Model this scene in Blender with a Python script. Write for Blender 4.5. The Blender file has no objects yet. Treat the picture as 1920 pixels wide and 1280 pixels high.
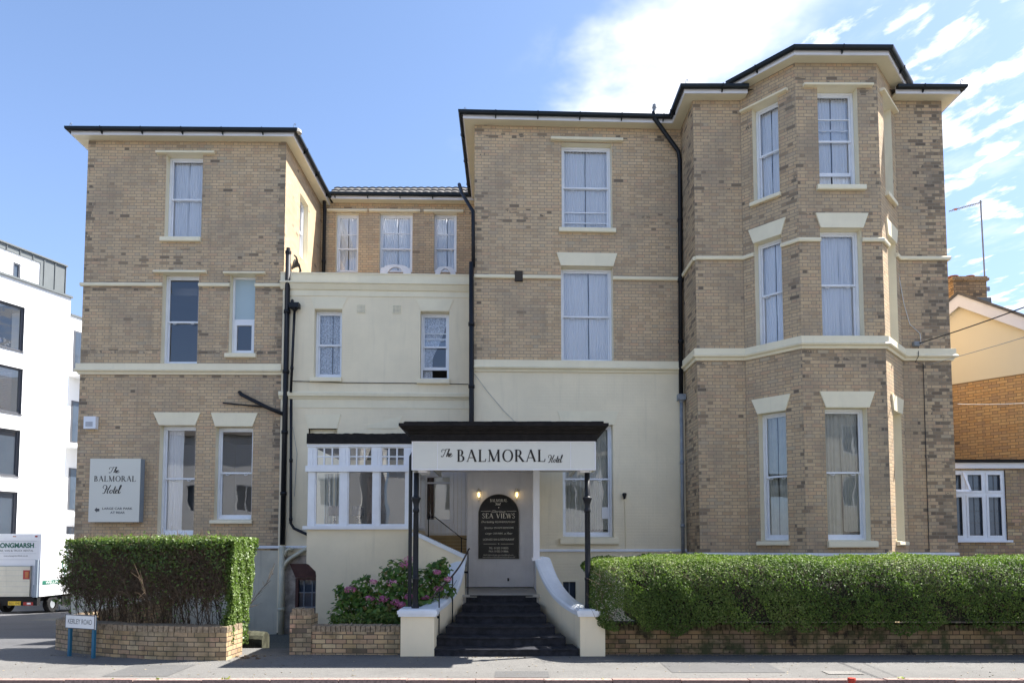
import bpy, math, random
import numpy as np
from mathutils import Vector
random.seed(7); rng = np.random.default_rng(7)
R = math.radians
scene = bpy.context.scene
col = scene.collection

# ---------------------------------------------------------------- camera
PITCH = R(3.31); FPX = 1280.0; CX = 955.0; CY = 948.0; EYE = 1.8
cd = bpy.data.cameras.new('camera'); cam = bpy.data.objects.new('camera', cd); col.objects.link(cam)
scene.camera = cam
cam.location = (0, 0, EYE); cam.rotation_euler = (R(90) + PITCH, 0, 0)
cd.sensor_width = 36; cd.lens = 24.0
cd.shift_x = (960 - CX) / 1920; cd.shift_y = (CY - 640) / 1920
cd.clip_start = 0.1; cd.clip_end = 2000
scene.render.resolution_x = 1024; scene.render.resolution_y = 682

# ---------------------------------------------------------------- light
SUN = Vector((0.66, 0.225, 1.0)).normalized()
sl = bpy.data.lights.new('sun', 'SUN'); so = bpy.data.objects.new('sun', sl); col.objects.link(so)
sl.energy = 3.6; sl.angle = R(0.5); sl.color = (1.0, 0.965, 0.91)
so.rotation_euler = SUN.to_track_quat('Z', 'Y').to_euler(); so.location = (20, 20, 40)
scene.view_settings.view_transform = 'Standard'; scene.view_settings.look = 'None'
scene.view_settings.gamma = 1; scene.view_settings.exposure = 2.12

class NT:
    """tiny node helper"""
    def __init__(s, nt): s.nt = nt; nt.nodes.clear()
    def n(s, t, **kw):
        nd = s.nt.nodes.new(t)
        for k, v in kw.items(): setattr(nd, k, v)
        return nd
    def inp(s, sock, v):
        if v is None: return
        if hasattr(v, 'is_output') or isinstance(v, bpy.types.NodeSocket): s.nt.links.new(v, sock)
        else: sock.default_value = v
    def m(s, op, a, b=None, c=None, clamp=False):
        nd = s.n('ShaderNodeMath', operation=op); nd.use_clamp = clamp
        s.inp(nd.inputs[0], a); s.inp(nd.inputs[1], b); s.inp(nd.inputs[2], c)
        return nd.outputs[0]
    def ss(s, v, lo, hi):
        nd = s.n('ShaderNodeMapRange', interpolation_type='SMOOTHSTEP')
        s.inp(nd.inputs['Value'], v); s.inp(nd.inputs['From Min'], lo); s.inp(nd.inputs['From Max'], hi)
        return nd.outputs[0]
    def noise(s, vec, scale, detail=4, rough=.55, dist=0.0):
        nd = s.n('ShaderNodeTexNoise'); s.inp(nd.inputs['Vector'], vec)
        nd.inputs['Scale'].default_value = scale; nd.inputs['Detail'].default_value = detail
        nd.inputs['Roughness'].default_value = rough; nd.inputs['Distortion'].default_value = dist
        return nd.outputs['Fac']
    def mix(s, f, a, b, blend='MIX'):
        nd = s.n('ShaderNodeMix', data_type='RGBA', blend_type=blend)
        s.inp(nd.inputs[0], f)
        for sock, v in ((nd.inputs[6], a), (nd.inputs[7], b)):
            s.inp(sock, (*v, 1) if isinstance(v, tuple) and len(v) == 3 else v)
        return nd.outputs[2]
    def ramp(s, f, stops, interp='LINEAR'):
        nd = s.n('ShaderNodeValToRGB'); s.inp(nd.inputs[0], f)
        cr = nd.color_ramp; cr.interpolation = interp
        while len(cr.elements) < len(stops): cr.elements.new(1)
        for e, (p, c) in zip(cr.elements, stops): e.position = p; e.color = (*c, 1)
        return nd.outputs[0]
    def vec(s, x, y, z=0.0):
        nd = s.n('ShaderNodeCombineXYZ')
        for i, v in enumerate((x, y, z)): s.inp(nd.inputs[i], v)
        return nd.outputs[0]
    def sep(s, v):
        nd = s.n('ShaderNodeSeparateXYZ'); s.inp(nd.inputs[0], v); return nd.outputs

# ---------------------------------------------------------------- sky
world = bpy.data.worlds.new("World"); scene.world = world; world.use_nodes = True
t = NT(world.node_tree)
sky = t.n('ShaderNodeTexSky', sky_type='NISHITA'); sky.sun_disc = False
sky.sun_elevation = math.asin(SUN.z); sky.sun_rotation = math.atan2(SUN.x, SUN.y)
sky.air_density = 1.0; sky.dust_density = 0.7; sky.ozone_density = 1.6
tc = t.n('ShaderNodeTexCoord')
dx, dy, dz = t.sep(tc.outputs['Generated'])
zc = t.m('MAXIMUM', dz, 0.06)
cx_ = t.m('DIVIDE', dx, zc); cy_ = t.m('DIVIDE', dy, zc)          # flat cloud layer overhead
p = t.vec(cx_, cy_)
# broad bright bank, its western edge running away from the viewer, then broken rows further east
e = t.m('ADD', t.m('MULTIPLY', cx_, 1.0), t.m('MULTIPLY', cy_, 0.36))      # grows to the east
warp = t.m('MULTIPLY', t.m('SUBTRACT', t.noise(p, 2.2, 5, .6), .5), .55)
ew = t.m('ADD', e, warp)
bank = t.m('MULTIPLY', t.ss(ew, .60, .80), t.m('SUBTRACT', 1.0, t.ss(ew, .88, 1.12)))
rot = t.vec(t.m('SUBTRACT', t.m('MULTIPLY', cx_, .5), t.m('MULTIPLY', cy_, 1.6)),
            t.m('ADD', t.m('MULTIPLY', cx_, 2.3), t.m('MULTIPLY', cy_, .75)))
n1 = t.noise(rot, 4.2, 7, .56, .25)
n2 = t.noise(p, 1.5, 3, .5)
rows = t.m('MULTIPLY', t.ss(t.m('ADD', n1, t.m('MULTIPLY', t.m('SUBTRACT', n2, .5), .35)), .49, .63), t.ss(e, .85, 1.12))
wisp = t.m('MULTIPLY', t.ss(t.noise(rot, 2.0, 6, .6), .5, .8), t.m('MULTIPLY', t.ss(ew, .45, .75), .35))
inner = t.m('ADD', .34, t.m('MULTIPLY', t.ss(t.noise(p, 3.4, 6, .62), .25, .65), .66))
cl = t.m('MAXIMUM', t.m('MULTIPLY', bank, inner, clamp=True), t.m('MAXIMUM', t.m('MULTIPLY', rows, .85), wisp), clamp=True)
cl = t.m('MULTIPLY', cl, t.ss(dz, .02, .12))
skyc = t.mix(1.0, sky.outputs[0], (.95, .98, 1.03), 'MULTIPLY')
skyc = t.mix(t.m('MULTIPLY', t.ss(dz, .75, .05), .5), skyc, (2.0, 2.9, 5.5))
skyo = t.mix(cl, skyc, (6.3, 6.3, 6.4))
bg = t.n('ShaderNodeBackground'); t.inp(bg.inputs[0], skyo); bg.inputs[1].default_value = 0.057
wo = t.n('ShaderNodeOutputWorld'); t.inp(wo.inputs[0], bg.outputs[0])

# ---------------------------------------------------------------- materials
MATS = {}
def mat(name, build):
    if name in MATS: return MATS[name]
    m = bpy.data.materials.new(name); m.use_nodes = True; t = NT(m.node_tree)
    out = t.n('ShaderNodeOutputMaterial'); t.inp(out.inputs[0], build(t)); MATS[name] = m
    return m
def pbsdf(t, c, rough=.6, spec=.4, metal=0.0, bump=None, bstr=.3, bdist=.01, emit=None, estr=0):
    b = t.n('ShaderNodeBsdfPrincipled')
    t.inp(b.inputs['Base Color'], (*c, 1) if isinstance(c, tuple) else c)
    t.inp(b.inputs['Roughness'], rough); b.inputs['Specular IOR Level'].default_value = spec
    b.inputs['Metallic'].default_value = metal
    if bump is not None:
        bn = t.n('ShaderNodeBump'); bn.inputs['Strength'].default_value = bstr; bn.inputs['Distance'].default_value = bdist
        t.inp(bn.inputs['Height'], bump); t.inp(b.inputs['Normal'], bn.outputs[0])
    if emit: b.inputs['Emission Color'].default_value = (*emit, 1); b.inputs['Emission Strength'].default_value = estr
    return b.outputs[0]
def paint(name, c, rough=.55, var=.07, scale=3.0, dirt=.12, spec=.35, metal=0.0, bstr=.12):
    def f(t):
        g = t.n('ShaderNodeNewGeometry').outputs['Position']
        n = t.noise(g, scale, 6, .6); n2 = t.noise(g, scale * 14, 3)
        gx, gy, gz = t.sep(g)
        st = t.noise(t.vec(t.m('MULTIPLY', gx, 9), t.m('MULTIPLY', gy, 9), t.m('MULTIPLY', gz, .7)), 1.0, 5, .6)
        cc = t.mix(t.ss(n, .3, .75), tuple(x * (1 - var) for x in c), tuple(min(1, x * (1 + var)) for x in c))
        cc = t.mix(t.m('MULTIPLY', t.ss(st, .52, .8), dirt), cc, tuple(x * .45 for x in c))
        return pbsdf(t, cc, rough, spec, metal, t.m('ADD', n, t.m('MULTIPLY', n2, .4)), bstr, .01)
    return mat(name, f)
def brickmask(t, bw=.34, hdr=.676, ch=.075):
    u, v, _ = t.sep(t.n('ShaderNodeUVMap').outputs[0])
    wob = t.m('MULTIPLY', t.m('SUBTRACT', t.noise(t.vec(u, v), 7, 2), .5), .010)
    v = t.m('ADD', v, wob)
    r = t.m('DIVIDE', v, ch); row = t.m('FLOOR', r); fy = t.m('FRACT', r)
    x = t.m('DIVIDE', t.m('ADD', u, t.m('MULTIPLY', t.m('MODULO', row, 2.0), bw / 2)), bw)
    cell = t.m('FLOOR', x); fx = t.m('FRACT', x)
    ish = t.m('GREATER_THAN', fx, hdr)
    idv = t.vec(t.m('ADD', t.m('MULTIPLY', cell, 2.0), ish), row, 0.0)
    dxm = t.m('MULTIPLY', t.m('MINIMUM', t.m('MINIMUM', fx, t.m('SUBTRACT', 1.0, fx)), t.m('ABSOLUTE', t.m('SUBTRACT', fx, hdr))), bw)
    dym = t.m('MULTIPLY', t.m('MINIMUM', fy, t.m('SUBTRACT', 1.0, fy)), ch)
    jn = t.noise(t.vec(u, v), 30, 3)
    face = t.ss(t.m('ADD', t.m('MINIMUM', dxm, dym), t.m('MULTIPLY', t.m('SUBTRACT', jn, .5), .004)), .0040, .0085)
    return u, v, idv, face
BR = [(0, (.37, .275, .19)), (.2, (.42, .32, .22)), (.4, (.46, .36, .25)), (.6, (.41, .325, .235)), (.78, (.48, .38, .265)), (.9, (.43, .305, .215)), (1, (.37, .32, .25))]
def brick(name, corners=(), stops=BR, mortar=(.30, .25, .185), dark=.03, tone=1.0, bands=(), stain=.42, ch=.075, mossy=0.0):
    def f(t):
        u, v, idv, face = brickmask(t, ch=ch)
        wn = t.n('ShaderNodeTexWhiteNoise'); t.inp(wn.inputs['Vector'], idv)
        r1, r2, r3 = t.sep(wn.outputs['Color'])
        c = t.ramp(wn.outputs['Value'], [(p, (cc[0] * tone * 1.40, cc[1] * tone * 1.30, cc[2] * tone * 1.12)) for p, cc in stops])
        uv = t.vec(u, v)
        big = t.noise(uv, .75, 5, .6); med = t.noise(uv, 3.2, 4, .6); fine = t.noise(uv, 60, 3, .6)
        c = t.mix(t.m('MULTIPLY', t.ss(big, .40, .68), stain), c, tuple(x * tone for x in (.25, .215, .17)))
        c = t.mix(t.m('MULTIPLY', t.ss(med, .5, .8), .3), c, tuple(x * tone for x in (.34, .235, .16)))
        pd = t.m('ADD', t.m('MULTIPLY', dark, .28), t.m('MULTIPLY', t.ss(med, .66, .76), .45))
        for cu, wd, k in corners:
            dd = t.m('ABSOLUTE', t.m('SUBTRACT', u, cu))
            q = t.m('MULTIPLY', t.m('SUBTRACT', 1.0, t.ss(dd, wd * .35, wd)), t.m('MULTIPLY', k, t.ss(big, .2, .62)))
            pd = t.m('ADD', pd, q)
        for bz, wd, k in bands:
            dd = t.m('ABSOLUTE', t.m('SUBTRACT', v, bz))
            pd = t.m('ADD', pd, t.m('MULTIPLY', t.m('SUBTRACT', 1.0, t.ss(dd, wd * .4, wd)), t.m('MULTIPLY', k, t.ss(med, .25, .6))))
        isd = t.m('LESS_THAN', r1, pd)
        c = t.mix(t.m('MULTIPLY', isd, t.m('ADD', .12, t.m('MULTIPLY', r2, .66))), c, (.080, .070, .062))
        strk = t.noise(t.vec(t.m('MULTIPLY', u, 5), t.m('MULTIPLY', v, .45)), 1.0, 6, .65)
        c = t.mix(t.m('MULTIPLY', t.ss(strk, .52, .78), .38), c, tuple(x * tone for x in (.20, .165, .13)))
        c = t.mix(t.m('MULTIPLY', t.ss(t.noise(uv, 1.9, 6, .7), .56, .75), .30), c, tuple(x * tone for x in (.60, .50, .38)))
        c = t.mix(t.m('MULTIPLY', t.ss(fine, .45, .8), .25), c, tuple(x * tone * .55 for x in (.4, .3, .2)))
        mc = t.mix(med, tuple(x * .8 * tone for x in mortar), tuple(x * 1.15 * tone for x in mortar))
        c = t.mix(face, mc, c)
        if mossy:
            c = t.mix(t.m('MULTIPLY', t.m('MULTIPLY', t.ss(med, .42, .62), t.ss(big, .34, .52)), mossy), c, (.055, .062, .028))
            c = t.mix(t.m('MULTIPLY', t.ss(t.noise(uv, 1.7, 6, .7), .54, .64), mossy), c, (.03, .025, .02))
        h = t.m('ADD', t.m('MULTIPLY', face, 1.0), t.m('ADD', t.m('MULTIPLY', fine, .35), t.m('MULTIPLY', r3, .35)))
        return pbsdf(t, c, .9, .2, 0, h, .55, .006)
    return mat(name, f)
def painted_brick(name, c, k=.35, dirt=.12):
    def f(t):
        u, v, idv, face = brickmask(t)
        uv = t.vec(u, v); n = t.noise(uv, 1.1, 6, .6); fine = t.noise(uv, 50, 3)
        st = t.noise(t.vec(t.m('MULTIPLY', u, 7), t.m('MULTIPLY', v, .5)), 1.0, 5, .65)
        cc = t.mix(t.ss(n, .3, .7), tuple(x * .95 for x in c), tuple(min(1, x * 1.04) for x in c))
        cc = t.mix(t.m('MULTIPLY', t.ss(st, .5, .8), dirt), cc, tuple(x * .55 for x in c))
        h = t.m('ADD', face, t.m('MULTIPLY', fine, .3))
        return pbsdf(t, cc, .6, .3, 0, h, k, .004)
    return mat(name, f)
CREAM = (.85, .735, .52)
M_cream = painted_brick('cream_painted_brick', CREAM, .38, .24)
M_render = paint('cream_render', (.85, .735, .525), .65, .05, 1.2, .16, .25, 0, .1)
M_trim = paint('cream_trim_paint', (.85, .755, .54), .5, .04, 2.5, .10)
M_white = paint('white_gloss_paint', (.80, .81, .83), .35, .04, 4, .14, .5, 0, .04)
M_porch = paint('faded_white_boarding', (.78, .76, .75), .6, .05, 2.5, .18)
M_stonecap = paint('pale_blue_white_coping_paint', (.74, .77, .81), .5, .05, 3, .14)
M_fascia = paint('white_fascia', (.80, .78, .78), .4, .03, 2, .05)
M_soffit = paint('cream_soffit', (.76, .70, .52), .5, .03, 2, .05)
M_black = paint('black_iron_paint', (.010, .011, .014), .45, .2, 5, .0, .3)
M_gutter = paint('black_plastic_gutter', (.009, .012, .014), .35, .1, 4, 0, .3)
M_greypipe = paint('bare_grey_iron', (.26, .28, .30), .55, .15, 8, .3)
M_creampipe = paint('cream_painted_pipe', (.62, .57, .42), .5, .08, 5, .25)
M_lead = paint('dark_bitumen_roof_edge', (.014, .012, .011), .7, .3, 9, .1, .2, 0, .6)
M_tile = paint('grey_roof_tile', (.13, .12, .11), .8, .3, 6, .3, .2, 0, .5)
M_sign = paint('cream_sign_face', (.70, .68, .59), .4, .015, .8, .03, .4, 0, .01)
M_signedge = paint('grey_sign_edge', (.26, .31, .36), .4, .03, 2, .05)
M_ink = paint('black_lettering', (.02, .016, .012), .4, .1, 5, 0)
M_gold = paint('pale_gold_lettering', (.80, .74, .60), .4, .05, 5, 0)
M_board = paint('black_gloss_board', (.010, .009, .008), .25, .1, 3, 0, .2, 0, .0)
M_step = paint('dark_step_covering', (.026, .027, .033), .8, .45, 9, .35, .25, 0, .5)
M_landing = paint('worn_grey_landing', (.42, .40, .36), .8, .12, 9, .3)
M_wood = paint('yellow_varnished_boards', (.38, .27, .13), .6, .15, 3, .3)
M_redlintel = paint('dull_red_painted_lintel', (.11, .05, .04), .7, .2, 5, .3)
M_oldstone = paint('flaking_painted_masonry', (.42, .36, .30), .9, .35, 7, .5, .2, 0, 1.0)
M_dampwall = paint('grey_damp_render', (.60, .55, .43), .85, .12, 1.6, .4, .2, 0, .4)
M_rust = paint('rusty_handrail_iron', (.06, .04, .03), .6, .4, 10, .2)
M_whitewall = paint('smooth_white_wall', (.84, .84, .84), .7, .01, .5, .02)
M_zinc = paint('grey_zinc_cladding', (.135, .148, .15), .5, .06, 1.5, .05, .4, .1)
M_dkframe = paint('dark_grey_window_frame', (.10, .105, .12), .4, .05, 2, 0)
M_gravel = paint('flat_roof_felt', (.25, .25, .25), .9, .2, 3, .2)
M_gablecream = paint('warm_yellow_render', (.80, .69, .47), .7, .02, .8, .03)
M_terracotta = paint('terracotta_pot', (.30, .10, .055), .8, .2, 6, .3)
M_blue = paint('teal_blue_post_paint', (.02, .13, .22), .45, .08, 5, .05)
M_plate = paint('white_enamel_plate', (.78, .78, .76), .35, .02, 3, .08)
M_greyink = paint('dark_grey_lettering', (.10, .10, .10), .5, .1, 5, 0)
M_vanwhite = paint('white_van_panel', (.72, .73, .75), .35, .02, 2, .06)
M_vancream = paint('cream_tail_lift_panel', (.66, .62, .50), .5, .05, 3, .25)
M_green = paint('dark_green_lettering', (.015, .12, .08), .5, .05, 5, 0)
M_rubber = paint('black_rubber', (.012, .012, .012), .8, .2, 5, 0)
M_redlens = paint('red_lamp_lens', (.35, .02, .015), .2, .1, 5, 0, .6)
M_amber = paint('orange_lamp_lens', (.45, .12, .02), .25, .1, 5, 0, .6)
M_yellow = paint('yellow_plate', (.75, .50, .04), .4, .03, 5, .05)
M_redpost = paint('faded_red_plastic', (.50, .05, .03), .5, .1, 8, .1)
M_shade = paint('navy_lamp_shade', (.03, .035, .06), .8, .1, 5, 0)
M_chrome = paint('polished_lamp_stem', (.5, .48, .45), .15, .05, 5, 0, .5, .8)
M_brownwood = paint('brown_wooden_bookcase', (.11, .055, .028), .5, .3, 4, .2)
M_frost = paint('frosted_glass_panel', (.42, .52, .55), .35, .02, 1, 0, .6)
M_room = paint('dim_room_wall', (.16, .14, .12), .8, .05, 1, .05)
M_paper = paint('white_paper', (.8, .8, .8), .7, .01, 2, 0)
M_bark = paint('brown_twig_bark', (.11, .078, .05), .9, .35, 20, .2)
M_cable_w = paint('white_cable', (.62, .62, .60), .5, .05, 5, .1)
M_soil = paint('dark_garden_soil', (.05, .04, .03), .95, .3, 6, .2, .1, 0, .8)

def f_glass(t):
    fr = t.n('ShaderNodeFresnel'); fr.inputs[0].default_value = 1.52
    tr = t.n('ShaderNodeBsdfTransparent'); tr.inputs[0].default_value = (.98, .99, 1, 1)
    gl = t.n('ShaderNodeBsdfGlossy'); gl.inputs['Roughness'].default_value = .012; gl.inputs[0].default_value = (1, 1, 1, 1)
    g = t.n('ShaderNodeNewGeometry').outputs['Position']
    bn = t.n('ShaderNodeBump'); bn.inputs['Strength'].default_value = .09; bn.inputs['Distance'].default_value = .02
    t.inp(bn.inputs['Height'], t.noise(g, 1.8, 1)); t.inp(gl.inputs['Normal'], bn.outputs[0])
    mx = t.n('ShaderNodeMixShader'); t.inp(mx.inputs[0], t.m('ADD', t.m('MULTIPLY', fr.outputs[0], 2.2), .02, clamp=True))
    t.inp(mx.inputs[1], tr.outputs[0]); t.inp(mx.inputs[2], gl.outputs[0]); return mx.outputs[0]
M_glass = mat('window_glass', f_glass)
def f_dglass(t):
    g = t.n('ShaderNodeNewGeometry').outputs['Position']
    return pbsdf(t, t.mix(t.noise(g, .6, 3), (.035, .05, .075), (.075, .095, .12)), .04, .9)
M_dglass = mat('dark_double_glazing', f_dglass)
def f_curt(t):
    g = t.n('ShaderNodeNewGeometry').outputs['Position']
    d = t.n('ShaderNodeBsdfDiffuse'); t.inp(d.inputs[0], t.mix(t.noise(g, 25, 3), (.93, .93, .95), (.98, .98, .98)))
    tl = t.n('ShaderNodeBsdfTranslucent'); tl.inputs[0].default_value = (.7, .72, .78, 1)
    mx = t.n('ShaderNodeMixShader'); mx.inputs[0].default_value = .12
    t.inp(mx.inputs[1], d.outputs[0]); t.inp(mx.inputs[2], tl.outputs[0]); return mx.outputs[0]
M_net = mat('white_net_curtain', f_curt)
def f_lace(t):
    g = t.n('ShaderNodeNewGeometry').outputs['Position']
    d = t.n('ShaderNodeBsdfDiffuse'); d.inputs[0].default_value = (.80, .82, .85, 1)
    tr = t.n('ShaderNodeBsdfTransparent')
    mx = t.n('ShaderNodeMixShader')
    t.inp(mx.inputs[0], t.m('MULTIPLY', t.ss(t.noise(g, 34, 2), .42, .60), .5))
    t.inp(mx.inputs[1], d.outputs[0]); t.inp(mx.inputs[2], tr.outputs[0]); return mx.outputs[0]
M_lace = mat('white_lace_curtain', f_lace)
M_drape = paint('grey_green_drape', (.50, .50, .44), .9, .06, 6, .05)
def leafmat(name, stops, trans=.35, rough=.45, spec=.45):
    def f(t):
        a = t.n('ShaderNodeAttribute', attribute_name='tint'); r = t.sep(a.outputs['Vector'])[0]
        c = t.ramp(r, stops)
        b = t.n('ShaderNodeBsdfPrincipled'); t.inp(b.inputs['Base Color'], c)
        b.inputs['Roughness'].default_value = rough; b.inputs['Specular IOR Level'].default_value = spec
        tl = t.n('ShaderNodeBsdfTranslucent'); t.inp(tl.inputs[0], t.mix(1.0, c, (1.2, 1.5, .55), 'MULTIPLY'))
        mx = t.n('ShaderNodeMixShader'); mx.inputs[0].default_value = trans
        t.inp(mx.inputs[1], b.outputs[0]); t.inp(mx.inputs[2], tl.outputs[0]); return mx.outputs[0]
    return mat(name, f)
M_leafL = leafmat('yellow_green_privet_leaf', [(0, (.065, .10, .022)), (.5, (.12, .18, .04)), (1, (.20, .26, .08))])
M_leafR = leafmat('mid_green_privet_leaf', [(0, (.045, .075, .018)), (.45, (.085, .135, .028)), (.8, (.14, .19, .05)), (1, (.22, .25, .10))], .3, .6, .25)
M_leafH = leafmat('hydrangea_leaf', [(0, (.04, .09, .018)), (.5, (.09, .18, .03)), (.85, (.17, .26, .05)), (1, (.22, .15, .06))])
M_petal = leafmat('pink_petal', [(0, (.42, .10, .26)), (.6, (.62, .22, .42)), (1, (.80, .55, .62))], .3)
M_weed = leafmat('weed_leaf', [(0, (.10, .17, .03)), (1, (.35, .35, .08))])

# ---------------------------------------------------------------- mesh helpers
WORG = {}
class MB:
    def __init__(s): s.v = []; s.f = []
    def add(s, vs, fs):
        o = len(s.v); s.v += [tuple(p) for p in vs]; s.f += [tuple(i + o for i in f) for f in fs]; return s
    def quad(s, *p): return s.add(p, [tuple(range(len(p)))])
    def hexa(s, p):  # 8 pts: bottom 4 ccw, top 4
        return s.add(p, [(0, 3, 2, 1), (4, 5, 6, 7), (0, 1, 5, 4), (1, 2, 6, 5), (2, 3, 7, 6), (3, 0, 4, 7)])
    def box(s, x0, x1, y0, y1, z0, z1):
        return s.hexa([(x0, y0, z0), (x1, y0, z0), (x1, y1, z0), (x0, y1, z0), (x0, y0, z1), (x1, y0, z1), (x1, y1, z1), (x0, y1, z1)])
    def prism(s, poly, vec):  # planar polygon (3d pts) extruded by vec
        n = len(poly); vec = Vector(vec); a = [Vector(p) for p in poly]
        return s.add(a + [p + vec for p in a], [tuple(range(n))[::-1], tuple(range(n, 2 * n))] + [(i, (i + 1) % n, (i + 1) % n + n, i + n) for i in range(n)])
    def tube(s, path, r, n=8, cap=True):
        P = [Vector(p) for p in path]; rs = r if isinstance(r, (list, tuple)) else [r] * len(P)
        T = [(P[min(i + 1, len(P) - 1)] - P[max(i - 1, 0)]).normalized() for i in range(len(P))]
        a = T[0].orthogonal().normalized(); vs = []; fs = []
        for i, (p_, t_) in enumerate(zip(P, T)):
            a = (a - t_ * a.dot(t_)); a = a.normalized() if a.length > 1e-6 else t_.orthogonal().normalized()
            b = t_.cross(a)
            for k in range(n):
                an = 2 * math.pi * k / n; vs.append(p_ + (a * math.cos(an) + b * math.sin(an)) * rs[i])
        for i in range(len(P) - 1):
            for k in range(n):
                fs.append((i * n + k, i * n + (k + 1) % n, (i + 1) * n + (k + 1) % n, (i + 1) * n + k))
        if cap: fs += [tuple(range(n))[::-1], tuple(range((len(P) - 1) * n, len(P) * n))]
        return s.add(vs, fs)
    def lathe(s, c, prof, n=14):  # prof [(r,z)]
        vs = [(c[0] + r * math.cos(2 * math.pi * k / n), c[1] + r * math.sin(2 * math.pi * k / n), c[2] + z) for r, z in prof for k in range(n)]
        m = len(prof)
        fs = [(i * n + k, i * n + (k + 1) % n, (i + 1) * n + (k + 1) % n, (i + 1) * n + k) for i in range(m - 1) for k in range(n)]
        fs += [tuple(range(n))[::-1], tuple(range((m - 1) * n, m * n))]
        return s.add(vs, fs)
    def sweep(s, pts, prof, closed_prof=True, ext=0.0):
        """plan polyline (x,y) left to right, profile [(outward, z)], mitred"""
        P = [Vector((p[0], p[1])) for p in pts]; n = len(P); L = len(prof); vs = []
        for i in range(n):
            d1 = (P[i] - P[i - 1]).normalized() if i > 0 else None
            d2 = (P[i + 1] - P[i]).normalized() if i < n - 1 else None
            if d1 is None: m = Vector((d2.y, -d2.x)); sh = -d2 * ext
            elif d2 is None: m = Vector((d1.y, -d1.x)); sh = d1 * ext
            else:
                a = Vector((d1.y, -d1.x)); b = Vector((d2.y, -d2.x)); m = (a + b); m = m / max(.2, m.length_squared / 2); sh = Vector((0, 0))
            for o, z in prof:
                q = P[i] + m * o + sh; vs.append((q.x, q.y, z))
        fs = []
        rng_ = range(L) if closed_prof else range(L - 1)
        for i in range(n - 1):
            for k in rng_:
                k2 = (k + 1) % L; fs.append((i * L + k, (i + 1) * L + k, (i + 1) * L + k2, i * L + k2))
        if closed_prof: fs += [tuple(range(L))[::-1], tuple(range((n - 1) * L, n * L))]
        return s.add(vs, fs)
    def build(s, name, m, parent=None, smooth=False, label=None, uvoff=(0, 0), origin=None):
        vs = np.array(s.v, dtype=float)
        lo = vs.min(0); hi = vs.max(0)
        org = Vector(origin) if origin else Vector(((lo[0] + hi[0]) / 2, (lo[1] + hi[1]) / 2, lo[2]))
        me = bpy.data.meshes.new(name)
        me.from_pydata((vs - np.array(org)).tolist(), [], s.f); me.update()
        uvl = me.uv_layers.new(name='UVMap'); up = Vector((0, 0, 1))
        data = np.zeros((len(me.loops), 2)); 
        for pl in me.polygons:
            nn = pl.normal
            if abs(nn.z) > .9: 
                for li in pl.loop_indices:
                    q = vs[me.loops[li].vertex_index]; data[li] = (q[0], q[1])
            else:
                tt = up.cross(nn).normalized()
                if tt.x < -1e-3 or (abs(tt.x) < 1e-3 and tt.y < 0): tt = -tt
                for li in pl.loop_indices:
                    q = vs[me.loops[li].vertex_index]; data[li] = (q[0] * tt.x + q[1] * tt.y - uvoff[0], q[2] - uvoff[1])
        uvl.data.foreach_set('uv', data.ravel())
        if smooth: me.polygons.foreach_set('use_smooth', [True] * len(me.polygons))
        me.materials.append(m)
        o = bpy.data.objects.new(name, me); col.objects.link(o)
        place(o, org, parent)
        if label: o['label'] = label
        return o
def place(o, org, parent):
    WORG[o.name] = Vector(org)
    if parent is not None:
        o.parent = parent; o.location = Vector(org) - WORG[parent.name]
    else: o.location = org
def thing(name, label, cat, loc, group=None):
    o = bpy.data.objects.new(name, None); o.empty_display_size = .3; col.objects.link(o); place(o, Vector(loc), None)
    o['label'] = label; o['category'] = cat
    if group: o['group'] = group
    return o
def tag(o, label, cat, group=None):
    o['label'] = label; o['category'] = cat
    if group: o['group'] = group
    return o
def struct(o, kind='structure'): o['kind'] = kind; return o

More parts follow.
